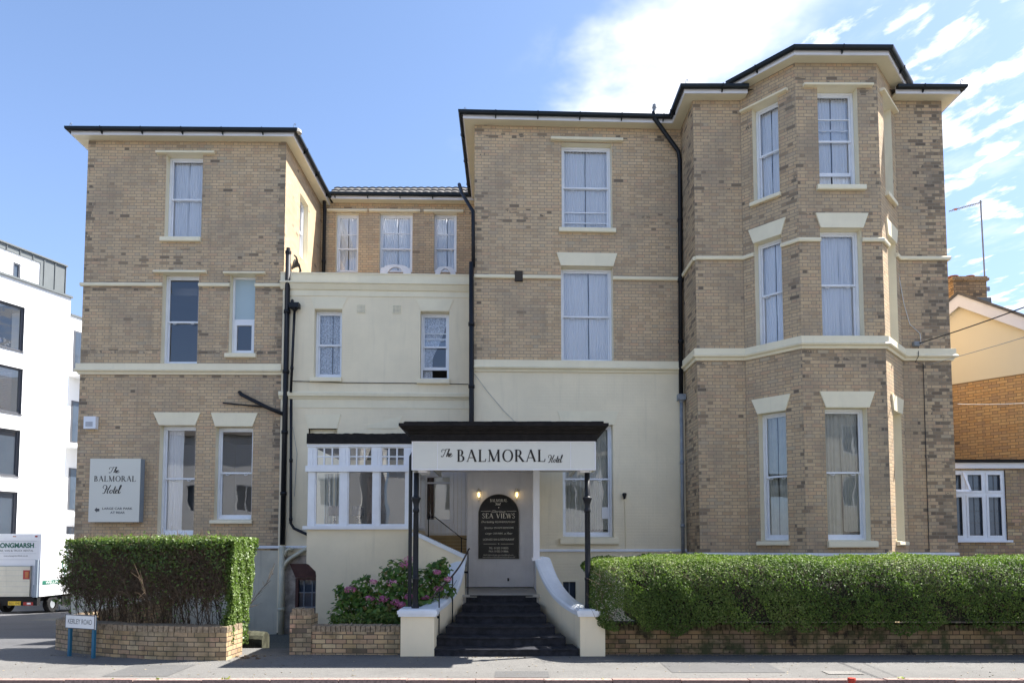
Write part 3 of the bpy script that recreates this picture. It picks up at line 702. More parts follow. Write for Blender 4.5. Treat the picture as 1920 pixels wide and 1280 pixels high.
# bay: front lights, then chamfers mirrored from the measured left one
wBFt, hT = window('BF', pBF, (1534.5, 1609, 165, 347.6), 'drip', (1505, 1634, 160, 165), (1530.5, 1621.5, 349, 358), bars=(.74,), split=.5, open_=.27, label='sash window in bay front with lower sash raised')
wBFm, hM = window('BF', pBF, (1540, 1618, 428.5, 634), 'lintel', ((1528.6, 400.5), (1627, 400.5), (1617.5, 428), (1538, 428)), None, split=.51)
wBFg, hG = window('BF', pBF, (1549.5, 1629, 764, 1013), 'lintel', ((1536, 734), (1639, 734), (1629, 764), (1548, 764)), (1551, 1643.5, 1015, 1026), curt='part', cm=M_drape, split=.515)
def chamfer(pl, key, mirror):
    Lc = pBL.len
    uu = lambda x, y: pBL.uz(x, y)[0]
    g = lambda u: (Lc - u) * pl.len / Lc if mirror else u
    for (xa, ya, xb, yb), (za, zb_), hd, hw, sl, curt, cm, bars, op in (
        ((1412, 300, 1460.5, 285), (hT[2], hT[3]), 'drip', ((1388.5, 210), (1477.5, 172)), ((1405, 385), (1467, 366)), 'pair', M_net, (), 0),
        ((1416.5, 560, 1467, 545), (hM[2], hM[3]), 'lintel', ((1404, 434), (1473.6, 411)), None, 'pair', M_net, (), 0),
        ((1424.5, 890, 1476, 890), (hG[2], hG[3]), 'lintel', ((1410, 748), (1483, 738)), ((1420, 1020), (1483, 1020)), 'slit', M_drape, (), 0)):
        a, b = sorted((g(uu(xa, ya)), g(uu(xb, yb)))); h0, h1 = sorted((g(uu(*hw[0])), g(uu(*hw[1]))))
        h0 = max(h0, .03); h1 = min(h1, pl.len - .03)
        W, _ = window(key, pl, (a, b, za, zb_, 0), headpx=None, sill=None, curt=curt, cm=cm, split=.5)
        h = MB()
        if hd == 'drip':
            q0, q1 = pl.P(h0, 0), pl.P(h1, 0); z = zb_; h.sweep([(q0.x, q0.y), (q1.x, q1.y)], [(0, z), (.10, z + .005), (.11, z + .03), (.09, z + .055), (0, z + .07)]); h.build('drip_mould', M_trim, W)
        else:
            hh = .335; h.prism([pl.P(a - .01, zb_ - .002), pl.P(b + .01, zb_ - .002), pl.P(h1, zb_ + hh), pl.P(h0, zb_ + hh)], pl.P(0, 0, -.035) - pl.P(0, 0, 0)); h.build('lintel', M_trim, W)
        if sl:
            q0, q1 = pl.P(max(.02, a - .07), 0), pl.P(min(pl.len - .02, b + .03), 0); s_ = MB()
            s_.sweep([(q0.x, q0.y), (q1.x, q1.y)], [(-.1, za - .10), (.075, za - .10), (.085, za - .08), (.08, za - .02), (-.17, za + .02)]); s_.build('sill', M_trim, W)
chamfer(pBL, 'BL', False); chamfer(pBR, 'BR', True)
# side light in the left wing's return (above the cream block)
u_a = pLr.uz(562, 400)[0]; u_b = pLr.uz(577.5, 410)[0]
window('Lr', pLr, (u_a, u_b, 9.55, 11.25, 0), depth=.12, curt='one')

# ---- walls ---------------------------------------------------
def wallobj(name, pl, u0, u1, z0, z1, holes, m, d=0.0):
    mb = MB(); pl.wall(mb, u0, u1, z0, z1, holes, d)
    return mb.build(name, m, hotel, uvoff=(uo(pl), 0))
ZD = 1.68                                                         # damp course
ZC = pC.uz(700, 514)[1]                                           # top of cream block parapet
wallobj('wall', pL, 0, wl, ZD, ZS + .02, WIN['L'], MBr['L'])
mb = MB(); pL.wall(mb, 0, wl, Z0 - 1, ZD, (), -.03); mb.quad(pL.P(0, ZD, -.03), pL.P(wl, ZD, -.03), pL.P(wl, ZD, .0), pL.P(0, ZD, .0)); mb.build('plinth_wall', M_dampwall, hotel)
wallobj('wall', pM, 0, wm, zband, ZS + .1, WIN['M'][:2], MBr['M'])
wallobj('painted_wall', pM, 0, wm, Z0 - .5, zband, WIN['M'][2:] + [(*pM.rect(1050, 1085, 1086, 1143),)], M_cream)
wallobj('wall', pRr, 0, pRr.len, Z0, ZS + .1, (), MBr['Rr'])
wallobj('wall', pR, 0, (B0 - R0).length, Z0, ZS + .1, (), MBr['R'])
wallobj('wall', pR, (B3 - R0).length, wr, Z0, ZS + .1, (), MBr['R'])
ZBay = ZS + .21
wallobj('bay_wall', pBL, 0, pBL.len, Z0, ZBay + .1, WIN['BL'], MBr['BL'])
wallobj('bay_wall', pBF, 0, pBF.len, Z0, ZBay + .1, WIN['BF'], MBr['BF'])
wallobj('bay_wall', pBR, 0, pBR.len, Z0, ZBay + .1, WIN['BR'], MBr['BR'])
hC = list(WIN['C']); SRr = pC.rect(640, 768, 840, 985); hC.append(pC.rect(578, 632, 803, 900)); H2_ = hC[-1]; hC.append((SRr[0], SRr[1], 2.2, 3.6))
mb = MB(); pC.wall(mb, 0, pC.len, Z0, ZC - .02, hC + [pC.rect(552, 600, 1080, 1165)]); 
mb.build('painted_wall', painted_brick('cream_smooth_brick', CREAM, .22, .22), hotel, uvoff=(uo(pC), 0))
mb = MB(); pC.box(mb, H2_[0], H2_[1], H2_[2], H2_[3], .13, .16); pC.box(mb, H2_[0] + .1, H2_[1] - .1, H2_[3] - .12, H2_[3] - .06, .10, .13); mb.build('blocked_window', M_trim, hotel)
mb = MB(); mb.quad(pC.P(0, ZC - .25, .32), pC.P(pC.len, ZC - .25, .32), (M0.x, 19.9, ZC - .25), (L1.x, 19.8, ZC - .25)); mb.quad(pC.P(0, ZC - .4, .33), pC.P(pC.len, ZC - .4, .33), pC.P(pC.len, ZC, .33), pC.P(0, ZC, .33)); mb.build('flat_roof', M_gravel, hotel)
wallobj('wall', pB, 0, pB.len, ZC - .5, ZS + .1, WIN['B'], MBr['B'])
wallobj('wall', pLr, 0, BACK - L1.y + .1, ZC - .5, ZS + .1, WIN['Lr'], MBr['Lr'])
# closed back and far sides
BK = 34.0
mb = MB()
for a, b in (((L0.x, BK), (L0.x, L0.y)), ((R1.x, R1.y), (R1.x, BK)), ((R1.x, BK), (L0.x, BK)), ((M0.x, 20.1), (M0.x, M0.y))):
    mb.quad((a[0], a[1], Z0 - 2), (b[0], b[1], Z0 - 2), (b[0], b[1], ZS + .1), (a[0], a[1], ZS + .1))
mb.build('outer_wall', K('plain'), hotel, uvoff=(0, 0))
# inner partitions and floors so rooms are not one void
mb = MB()
for z in (4.7, 8.2):
    mb.box(L0.x + .1, L1.x - .1, L0.y + .6, BK - .1, z, z + .2); mb.box(M0.x + .1, R1.x - .15, 16.75, 21, z, z + .2)
mb.box(L0.x + .1, L1.x - .1, 19.6, 19.7, 0, 12); mb.box(M0.x + .1, R1.x - .15, 19.6, 19.7, 0, 12); mb.box(L1.x + .1, M0.x - .1, 18.8, 18.9, 0, ZC - .5); mb.box(-8.0, -7.9, 17.2, 19.6, 0, 12)
mb.box(L0.x + .05, R1.x - .05, BACK + .3, BK - .05, ZS - .05, ZS + .05); mb.box(L0.x + .05, L1.x - .05, L0.y + .1, BACK + .29, ZS - .05, ZS + .05); mb.box(M0.x + .05, R1.x - .05, M1.y + .1, BACK + .29, ZS - .05, ZS + .05)
mb.build('interior_wall', M_room, hotel)

# ---- eaves ---------------------------------------------------
def eaves(pts, zs, oh=.245, roof=True):
    s = MB(); s.sweep(pts, [(-.02, zs), (oh, zs - .012), (oh, zs + .03), (-.02, zs + .06)]); s.build('soffit', M_soffit, hotel)
    s = MB(); s.sweep(pts, [(oh - .005, zs - .012), (oh + .022, zs - .012), (oh + .022, zs + .15), (oh - .005, zs + .15)]); s.build('fascia', M_fascia, hotel)
    g0 = zs + .055; r = .053; prof = [(oh + .025 + r + r * math.cos(a) * 1.0, g0 + r + r * 1.05 * math.sin(a)) for a in [math.pi + math.pi * k / 8 for k in range(9)]]
    prof = [(oh + .024, g0 + r + .03)] + prof + [(oh + .027 + 2 * r, g0 + r + .03), (oh + .035 + 2 * r, g0 + r + .03), (oh + .035 + 2 * r, g0 + r + .012)]
    s = MB(); s.sweep(pts, [(o_, z_) for o_, z_ in prof[:10]] + [(oh + .025 + 2 * r, g0 + r + .035), (oh + .024, g0 + r + .036)])
    # brackets
    for i in range(len(pts) - 1):
        a = Vector(pts[i]); b = Vector(pts[i + 1]); L = (b - a).length; d = (b - a).normalized(); n = Vector((d.y, -d.x)); k = max(1, int(L / .95))
        for q in range(k):
            c = a + d * L * (q + .5) / k; w = .012
            poly = [(oh + .02, g0 - .05), (oh + .045, g0 - .05), (oh + .09, g0 - .012), (oh + .025 + 2 * r + .012, g0 + r * .7), (oh + .025 + 2 * r + .012, g0 + r + .04), (oh + .02, g0 + .02)]
            s.prism([(c.x - d.x * w + n.x * o_, c.y - d.y * w + n.y * o_, z_) for o_, z_ in poly], (d.x * 2 * w, d.y * 2 * w, 0))
    s.build('gutter', M_gutter, hotel)
eaves([(L0.x, BK), L0, L1, (L1.x, BACK - .1)], ZS - .07)
eaves([(L1.x - .0, 19.84), (M0.x, 19.94)], ZS)
eaves([(M0.x, 19.6), M0, M1, R0, (B0.x + .08, 15.15)], ZS)
eaves([(B3.x - .1, 15.16), R1, (R1.x, BK)], ZS)
bl = (B0 - B1).normalized(); br = (B3 - B2).normalized()
eaves([B0 + bl * .15, B1, B2, B3 + br * .15], ZBay)
# roofs (low pitched slates hidden behind the gutters, the rear one showing)
def roof(poly, z, apex, h):
    mb = MB(); n = len(poly)
    for i in range(n):
        a, b = poly[i], poly[(i + 1) % n]; mb.quad((a[0], a[1], z), (b[0], b[1], z), (apex[0][0] if i < n // 2 else apex[1][0], apex[0][1] if i < n // 2 else apex[1][1], z + h))
    return mb.build('roof', M_tile, hotel)
o_ = .26
roof([(L0.x - o_, L0.y - o_), (L1.x + o_, L1.y - o_), (L1.x + o_, BK), (L0.x - o_, BK)], ZS + .02, (((L0.x + L1.x) / 2, 19.5), ((L0.x + L1.x) / 2, 20.5)), .85)
roof([(M0.x - o_, M0.y - o_), (M1.x + .3, M1.y - o_), (M1.x + .3, BK), (M0.x - o_, BK)], ZS + .09, (((M0.x + M1.x) / 2, 19.5), ((M0.x + M1.x) / 2, 20.5)), .85)
roof([(R0.x - o_, R0.y - o_), (R1.x + o_, R1.y - o_), (R1.x + o_, BK), (R0.x - o_, BK)], ZS + .09, (((R0.x + R1.x) / 2, 18.8), ((R0.x + R1.x) / 2, 20)), .85)
mb = MB(); mb.add([(p_[0], p_[1], ZBay + .10) for p_ in ((B0.x - .15, B0.y), (B1.x - .1, B1.y - .28), (B2.x + .1, B2.y - .28), (B3.x + .15, B3.y))] + [((B1.x + B2.x) / 2, 16.2, ZBay + .5)], [(0, 1, 4), (1, 2, 4), (2, 3, 4), (3, 0, 4)]); mb.build('roof', M_tile, hotel)
# rear roof with interlocking tile profile
mb = MB(); nx = 180; x0_, x1_ = L1.x + .3, M0.x - .25; rows_ = 2
vs = []; fs = []
for j in range(rows_ + 1):
    for k in range(2):
        y = 19.55 + j * .3; z = ZS + .12 + j * .235 + (.035 if k else 0)
        for i in range(nx + 1):
            x = x0_ + (x1_ - x0_) * i / nx; vs.append((x, y - (.01 if k else 0), z + .022 * abs(math.sin(i * math.pi / 9)) ))
W_ = nx + 1
for j in range(2 * rows_ + 1):
    for i in range(nx): fs.append((j * W_ + i, j * W_ + i + 1, (j + 1) * W_ + i + 1, (j + 1) * W_ + i))
mb.add(vs, fs); mb.build('tiled_roof', M_tile, hotel)
# hip irons on the corners
for px, py, Y in ((131, 232, 16.3), (551, 233, 16.3), (870, 203, 15.8), (1286, 151, 14.9), (1801, 151, 14.9)):
    c = atY(px, py + 5, Y); mb = MB(); mb.tube([c + Vector((0, 0, -.05)), c + Vector((0, 0, .05)), c + Vector((.03, 0, .09)), c + Vector((.05, 0, .06)), c + Vector((.03, 0, .035))], .007, 5); mb.build('hip_iron', M_greypipe, hotel)
    mb = MB(); mb.lathe((c.x + .08, c.y + .1, c.z - .1), [(.09, 0), (.07, .08), (.02, .12)], 8); mb.build('hip_tile', M_landing, hotel)
# small flue
c = atY(1227, 205, 17.0); mb = MB(); mb.lathe((c.x, c.y, c.z - .3), [(.05, 0), (.05, .33), (.06, .33), (.06, .36), (.05, .36), (.05, .42)], 10); mb.build('flue_pipe', M_greypipe, hotel)

# ---- string courses and bands --------------------------------
def seg(name, pl, u0, u1, z0, z1, holes, prof):
    """horizontal moulding broken by openings"""
    us = [u0]; 
    for h in sorted(h_ for h_ in holes if h_[2] < (z0 + z1) / 2 < h_[3] - .0): us += [h[0], h[1]]
    us.append(u1)
    for i in range(0, len(us), 2):
        a, b = pl.P(us[i], 0), pl.P(us[i + 1], 0)
        if us[i + 1] - us[i] > .02: mb = MB(); mb.sweep([(a.x, a.y), (b.x, b.y)], [(o_, z0 + z_) for o_, z_ in prof]); mb.build(name, M_trim, hotel)
sp = [(-.02, 0), (.045, 0), (.06, .03), (.06, .07), (.04, .085), (-.02, .095)]
zsL = pL.uz(230, 537)[1]; zsM = pM.uz(920, 522)[1]; zsR = pR.uz(1350, 488)[1]
seg('string_course', pL, -.06, wl + .05, zsL, zsL + .09, WIN['L'], sp)
mh = pM.rect(965, 980, 509, 528)
seg('string_course', pM, -.05, wm, zsM, zsM + .09, WIN['M'] + [mh], sp)
seg('string_course', pRr, 0, pRr.len, zsR, zsR + .09, (), sp)
def multi(name, chain, z, prof):
    """moulding following several wall planes; chain = list of point lists"""
    for pts in chain: mb = MB(); mb.sweep([(p_[0], p_[1]) for p_ in pts], [(o_, z + z_) for o_, z_ in prof]); mb.build(name, M_trim, hotel)
q = lambda pl, u: pl.P(u, 0)
hb = WIN['BL'][1]; hf = WIN['BF'][1]; hr = WIN['BR'][1]
multi('string_course', [[R0, B0, q(pBL, hb[0])], [q(pBL, hb[1]), B1, q(pBF, hf[0])], [q(pBF, hf[1]), B2, q(pBR, hr[0])], [q(pBR, hr[1]), B3, R1, (R1.x, 17)]], zsR, sp)
bp = [(-.02, 0), (.03, 0), (.05, .05), (.095, .07), (.11, .10), (.095, .12), (.075, .13), (.075, .26), (-.02, .29)]
zbL = pL.uz(230, 702)[1]; zbM = pM.uz(950, 697)[1]; zbR = pR.uz(1350, 676)[1]
mb = MB(); mb.sweep([(L0.x, 18), L0, L1], [(o_, zbL + z_) for o_, z_ in bp], ext=.0); mb.build('band_course', M_trim, hotel)
mb = MB(); mb.sweep([M0, M1], [(o_, zbM + z_) for o_, z_ in bp], ext=0.03); mb.build('band_course', M_trim, hotel)
multi('band_course', [[M1, R0, B0, B1, B2, B3, R1, (R1.x, 18)]], zbR, bp)
dp = [(-.02, 0), (.035, 0), (.04, .03), (.035, .06), (-.02, .065)]
mb = MB(); mb.sweep([(L0.x, 18), L0, L1], [(o_ + .03, ZD + .05 + z_) for o_, z_ in dp]); mb.build('damp_course', M_white, hotel)
mb = MB(); mb.sweep([M0, M1], [(o_, ZD - .03 + z_) for o_, z_ in dp]); mb.build('damp_course', M_white, hotel)
mb = MB(); mb.sweep([M1, R0, B0, B1, B2, B3, R1], [(o_, ZD - .1 + z_) for o_, z_ in dp]); mb.build('damp_course', M_white, hotel)
mb = MB(); a = pC.P(0, 0); b = pC.P(1.0, 0); mb.sweep([a, b], [(o_, ZD + .05 + z_) for o_, z_ in dp]); mb.build('damp_course', M_white, hotel)
# cream block: parapet, cornice, lower moulding
za, zb_ = pC.uz(700, 530)[1], ZC
mb = MB(); mb.sweep([pC.P(-.05, 0), pC.P(pC.len, 0)], [(-.33, za), (.05, za), (.055, zb_ - .03), (.07, zb_ - .03), (.07, zb_), (-.33, zb_)])
mb.build('parapet', M_trim, hotel)
zc_ = pC.uz(700, 545)[1]
mb = MB(); mb.sweep([pC.P(-.05, 0), pC.P(pC.len, 0)], [(-.02, zc_), (.04, zc_), (.06, zc_ + .04), (.10, za - .08), (.13, za - .06), (.13, za - .02), (-.02, za + .002)]); mb.build('cornice', M_trim, hotel)
z = pC.uz(700, 556)[1]; mb = MB(); mb.sweep([pC.P(0, 0), pC.P(pC.len, 0)], [(-.01, z), (.015, z), (.015, zc_), (-.01, zc_)]); mb.build('frieze', M_trim, hotel)
z = pC.uz(700, 749)[1]; z2 = pC.uz(700, 736)[1]
mb = MB(); mb.sweep([pC.P(-.04, 0), pC.P(pC.len, 0)], [(-.02, z), (.03, z), (.05, z + .04), (.09, z + .07), (.10, z2 - .03), (.085, z2), (-.02, z2 + .02)]); mb.build('band_course', M_trim, hotel)
z = pC.uz(700, 765)[1]; mb = MB(); mb.sweep([pC.P(0, 0), pC.P(pC.len, 0)], [(-.01, z), (.012, z), (.012, z2 - .1), (-.01, z2 - .1)]); mb.build('frieze', M_trim, hotel)
def vent(pl, px, m=M_trim, n=6):
    u0, u1, z0, z1 = pl.rect(*px); mb = MB(); g = MB(); pl.box(g, u0 + .01, u1 - .01, z0 + .01, z1 - .01, -.002, .01)
    for k in range(n + 1):
        f = k / n; uu = u0 + (u1 - u0) * f; zz = z0 + (z1 - z0) * f
        pl.box(mb, uu - .008, uu + .008, z0, z1, -.016, 0); pl.box(mb, u0, u1, zz - .008, zz + .008, -.014, 0)
    v = mb.build('air_vent', m, hotel); g.build('vent_opening', M_greyink, v)
vent(pC, (670, 684, 571.6, 586.4)); vent(pC, (736.5, 751.5, 572.5, 587))
u0, u1, z0, z1 = mh; mb = MB(); pM.box(mb, u0, u1, z0, z1, -.05, 0); v = mb.build('flue_terminal', paint('sooty_metal', (.05, .04, .03), .8), hotel)
# relief joints on the ground floor of the cream block
for a_, b_, cc_, dd_ in (((571, 777), (639, 777), (632, 803), (578, 803)), ((689, 797), (754, 779), (747, 803), (689, 803))):
    pts = [pC.uz(*p_) for p_ in (a_, b_, cc_, dd_)]; mb = MB(); mb.prism([pC.P(pts[3][0], pts[3][1]), pC.P(pts[2][0], pts[2][1]), pC.P(pts[1][0], pts[1][1]), pC.P(pts[0][0], pts[0][1])], pC.P(0, 0, -.014) - pC.P(0, 0, 0)); mb.build('lintel', M_trim, hotel)
# brick dentil-like white hoods at rear lights
for px in ((711, 772, 496, 514), (814, 856, 499, 515)):
    u0, u1, z0, z1 = pB.rect(*px, d=-.5); mb = MB(); n = 14; uc = (u0 + u1) / 2; ro = (u1 - u0) / 2; h = z1 - z0 + .12; z0 -= .12
    outer = [(u0, z0), (u0 + .05, z1 - .1)] + [(uc + ro * .75 * math.cos(math.pi - math.pi * k / n), z1 - .1 + .1 * math.sin(math.pi * k / n)) for k in range(n + 1)] + [(u1 - .05, z1 - .1), (u1, z0)]
    inner = [(uc + ro * .55 * math.cos(math.pi * k / n), z0 + (h - .07) * math.sin(math.pi * k / n)) for k in range(n + 1)]
    mb.prism([pB.P(a, b, -.5) for a, b in outer + inner], pB.P(0, 0, -.44) - pB.P(0, 0, -.5)); mb.build('arched_hood', M_white, hotel)

# ---- rainwater and waste pipes -------------------------------
def pipe(name, path, r, m=M_black, collars=(), parent=hotel):
    mb = MB(); mb.tube(path, r, 12)
    P = [Vector(p_) for p_ in path]
    for i in range(len(P) - 1):
        L = (P[i + 1] - P[i]).length
        if L > 1.4:
            for k in range(1, int(L / 1.5) + 1):
                c = P[i].lerp(P[i + 1], min(.97, k * 1.5 / L)); d = (P[i + 1] - P[i]).normalized(); mb.tube([c - d * .04, c + d * .04], r * 1.28, 12)
    o = mb.build(name, m, parent, smooth=False)
    for p_ in o.data.polygons: p_.use_smooth = len(p_.vertices) == 4
    return o
def PP(pl, px, py, d): u, z = pl.uz(px, py, d); return pl.P(u, z, d)
pipe('downpipe', [PP(pM, 1226, 209, -.34), PP(pM, 1227, 222, -.30), PP(pM, 1272, 284, -.10), PP(pM, 1274.5, 300, -.09), PP(pM, 1277, 740, -.09)], .052)
c = PP(pM, 1277.5, 744, -.10); mb = MB(); mb.box(c.x - .09, c.x + .09, c.y - .09, c.y + .08, c.z - .08, c.z + .06); mb.lathe((c.x, c.y, c.z - .15), [(.04, 0), (.075, .08)], 10); mb.build('hopper_head', M_greypipe, hotel)
pipe('downpipe', [PP(pM, 1277.5, 750, -.10), PP(pM, 1281, 1060, -.09)], .04, M_greypipe)
pipe('downpipe', [(L1.x + .17, 19.55, ZS + .1), (L1.x + .14, 19.72, ZS - .35), (L1.x + .13, 19.74, ZC - .3)], .05)
zt = M0.y - .12
p0 = atY(862, 347, 19.5); 
pipe('downpipe', [atY(861, 346, 16.9), atY(866, 362, 16.6), PP(pM, 887, 397, -.10), PP(pM, 887.5, 500, -.09)], .045)
pipe('downpipe', [PP(pM, 884, 492, -.09), PP(pM, 884, 1002, -.09)], .06)
pipe('soil_pipe', [PP(pL, 540.5, 473, -.10), PP(pL, 529.5, 1021, -.10)], .062)
mb = MB(); c = PP(pL, 540.5, 472, -.10); mb.lathe((c.x, c.y, c.z - .05), [(.075, 0), (.075, .06), (.05, .08), (.05, .14)], 12); mb.build('pipe_cowl', M_black, hotel)
pipe('waste_pipe', [PP(pC, 552.5, 578, -.10), PP(pC, 545.3, 735, -.17)], .032)
pipe('waste_pipe', [PP(pC, 546, 748, -.17), PP(pC, 545, 980, -.10), PP(pC, 551, 990, -.10), PP(pC, 575, 1001, -.12), PP(pC, 584, 1005, -.2)], .034)
c = PP(pC, 552.5, 576, -.12); mb = MB(); mb.box(c.x - .12, c.x + .12, c.y - .08, c.y + .08, c.z - .02, c.z + .10); mb.lathe((c.x, c.y, c.z - .10), [(.035, 0), (.10, .08)], 10); mb.tube([(c.x - .05, c.y, c.z + .1), (c.x - .06, c.y, c.z + .17), (c.x - .1, c.y + .1, c.z + .17)], .035, 8); mb.build('hopper_head', M_black, hotel)
pipe('waste_pipe', [PP(pL, 449, 735, -.03), PP(pL, 452, 739, -.10), PP(pL, 502, 764, -.10), PP(pL, 531, 776, -.10)], .045)
pipe('waste_pipe', [PP(pL, 418, 755, -.05), PP(pL, 500, 763, -.06)], .018)
# bundle of looped cables at the return
mb = MB(); c = atY(553, 492, 17.1); random.seed(5)
for k in range(4):
    pts = [c + Vector((.03 + .07 * math.sin(a + k), (a - 3) * .06, .12 * math.cos(a * 1.3 + k * .6) - .03 * k)) for a in [i * .6 for i in range(11)]]; mb.tube(pts, .022, 6)
mb.build('cable_bundle', M_black, hotel)
# pale pipes in the basement area
pipe('soil_pipe', [PP(pC, 529.5, 1024, -.12), PP(pC, 527, 1200, -.12)], .07, M_creampipe)
pipe('soil_pipe', [PP(pC, 580, 1026, -.10), PP(pC, 570, 1031, -.10), PP(pC, 545, 1046, -.11), PP(pC, 536, 1054, -.12), PP(pC, 532, 1066, -.12)], .05, M_creampipe)
pipe('soil_pipe', [PP(pC, 550, 1031, -.08), PP(pC, 543, 1028, -.11), PP(pC, 537, 1032, -.12), PP(pC, 534, 1042, -.12)], .045, M_creampipe)
mb = MB(); _w = pC.rect(554, 600, 1083, 1165); pC.box(mb, .05, _w[0], -1.1, ZD - .12, -.015, -.002); pC.box(mb, _w[0], 1.45, _w[3], ZD - .12, -.015, -.002); pC.box(mb, _w[0], 1.45, -1.1, _w[2], -.015, -.002); mb.build('basement_masonry', M_oldstone, hotel)
pts = [pC.uz(*p_) for p_ in ((544, 1056), (606, 1056), (600, 1082), (555, 1082))]
mb = MB(); mb.prism([pC.P(pts[3][0], pts[3][1]), pC.P(pts[2][0], pts[2][1]), pC.P(pts[1][0], pts[1][1]), pC.P(pts[0][0], pts[0][1])], pC.P(0, 0, -.05) - pC.P(0, 0, 0)); mb.build('red_lintel', M_redlintel, hotel)
def barred(pl, px, m, nx=2, nz=2):
    u0, u1, z0, z1 = pl.rect(*px); mb = MB(); pl.box(mb, u0, u0 + .07, z0, z1, -.03, .08); pl.box(mb, u1 - .07, u1, z0, z1, -.03, .08); pl.box(mb, u0 + .07, u1 - .07, z1 - .05, z1, -.028, .08); pl.box(mb, u0 + .07, u1 - .07, z0, z0 + .05, -.028, .08)
    W = mb.build('window', m, hotel); b = MB()
    for k in range(1, nx + 1): uu = u0 + (u1 - u0) * k / (nx + 1); pl.box(b, uu - .012, uu + .012, z0 + .05, z1 - .05, .02, .05)
    for k in range(1, nz + 1): zz = z0 + (z1 - z0) * k / (nz + 1); pl.box(b, u0 + .07, u1 - .07, zz - .012, zz + .012, .018, .05)
    b.build('glazing_bar', M_greypipe, W); g = MB(); g.quad(pl.P(u0, z0, .04), pl.P(u1, z0, .04), pl.P(u1, z1, .04), pl.P(u0, z1, .04)); g.build('glass', M_dglass, W)
barred(pC, (554, 600, 1083, 1165), M_redlintel); barred(pM, (1050, 1085, 1086, 1143), M_trim, 1, 0)
# cable stapled across the cream block, thin wires on the walls
mb = MB(); mb.tube([PP(pC, 545, 714, -.02), PP(pC, 640, 717, -.02), PP(pC, 760, 718, -.02), PP(pC, 878, 720, -.02)], .009, 5); mb.build('wall_cable', M_black, hotel)
mb = MB(); mb.tube([PP(pM, 889, 700, -.02), PP(pM, 915, 735, -.02), PP(pM, 945, 770, -.02), PP(pM, 975, 800, -.02)], .005, 5); mb.tube([PP(pC, 549, 800, -.03), PP(pC, 557, 850, -.03), PP(pC, 552, 930, -.03)], .005, 5); mb.build('wall_cable', M_greypipe, hotel)
mb = MB(); mb.tube([PP(pR, 1681, 478, -.03), PP(pR, 1686, 520, -.02), PP(pR, 1695, 570, -.02), PP(pR, 1706, 608, -.02), PP(pR, 1725, 625, -.02), PP(pR, 1727, 645, -.02)], .009, 5); mb.build('wall_cable', M_cable_w, hotel)
mb = MB(); mb.tube([PP(pR, 1722, 650, -.03), PP(pR, 1722, 668, -.13), PP(pR, 1716, 679, -.13), PP(pR, 1731, 682, -.02), PP(pR, 1736, 850, -.02), PP(pR, 1742, 1030, -.02)], .008, 5); mb.build('wall_cable', M_black, hotel)
c = PP(pR, 1718, 645, -.05); mb = MB(); mb.box(c.x - .07, c.x + .05, c.y - .05, c.y + .05, c.z - .05, c.z + .05); mb.tube([c, c + Vector((.12, -.08, .01))], .015, 6); mb.build('cable_bracket', M_greypipe, hotel)
# floodlight-like sensor with conduit
mb = MB(); mb.tube([PP(pM, 1171.5, 938, -.02), PP(pM, 1174, 1028, -.02)], .010, 6); c = PP(pM, 1171, 930, -.08); mb.build('conduit', M_trim, hotel)
mb = MB(); mb.lathe((c.x, c.y, c.z - .06), [(.02, 0), (.035, .05), (.05, .09), (.05, .13), (.03, .14)], 10); mb.box(c.x - .015, c.x + .015, c.y, c.y + .08, c.z - .06, c.z); mb.build('outside_light', M_black, hotel)
u0, u1, z0, z1 = pM.rect(1129, 1144, 950, 972, .20); mb = MB(); pM.box(mb, u0, u1, z0, z1, .235, .238); notice = mb.build('paper_notice', M_paper, hotel)

# ================================================================ SUNROOM (part of the hotel)
SY = 13.95; pS = PL((0, SY), (1, SY))
sx0 = pS.uz(577, 900)[0]; sx1 = pS.uz(776, 900)[0]; sxl = pS.uz(592, 1120)[0]
zsill = pS.uz(670, 990)[1]; zroof = pS.uz(670, 832)[1]; ztr0, ztr1 = pS.uz(670, 884)[1], pS.uz(670, 873)[1]
SB = 16.6
mb = MB(); n1_, n2_ = pS.uz(577, 1056), pS.uz(590, 1066)
poly = [(sxl, -.2), (sx1, -.2), (sx1, zsill - .02), (sx0, zsill - .02), (sx0, n1_[1]), (sx0 + .05, n1_[1] - .02), (sx0 + .11, n1_[1] - .08), (sxl - .01, n1_[1] - .16), (sxl, n1_[1] - .24)]
mb.prism([(a, SY, b) for a, b in poly], (0, .22, 0)); mb.box(sx1 - .2, sx1, SY + .221, SB, -.2, zsill - .02); mb.box(sx0, sx0 + .2, SY + .221, SB, 1.65, zsill - .02)
sw = mb.build('sunroom_wall', M_render, hotel)
mb = MB(); mb.box(sx0 + .2, sx1 - .2, SY + .22, SB + .1, 1.0, 1.05); mb.build('sunroom_floor', M_brownwood, hotel)
mb = MB(); mb.box(sx0 - .07, sx1 + .02, SY - .07, SY + .22, zsill - .02, zsill + .05); mb.build('sunroom_sill', M_white, hotel)
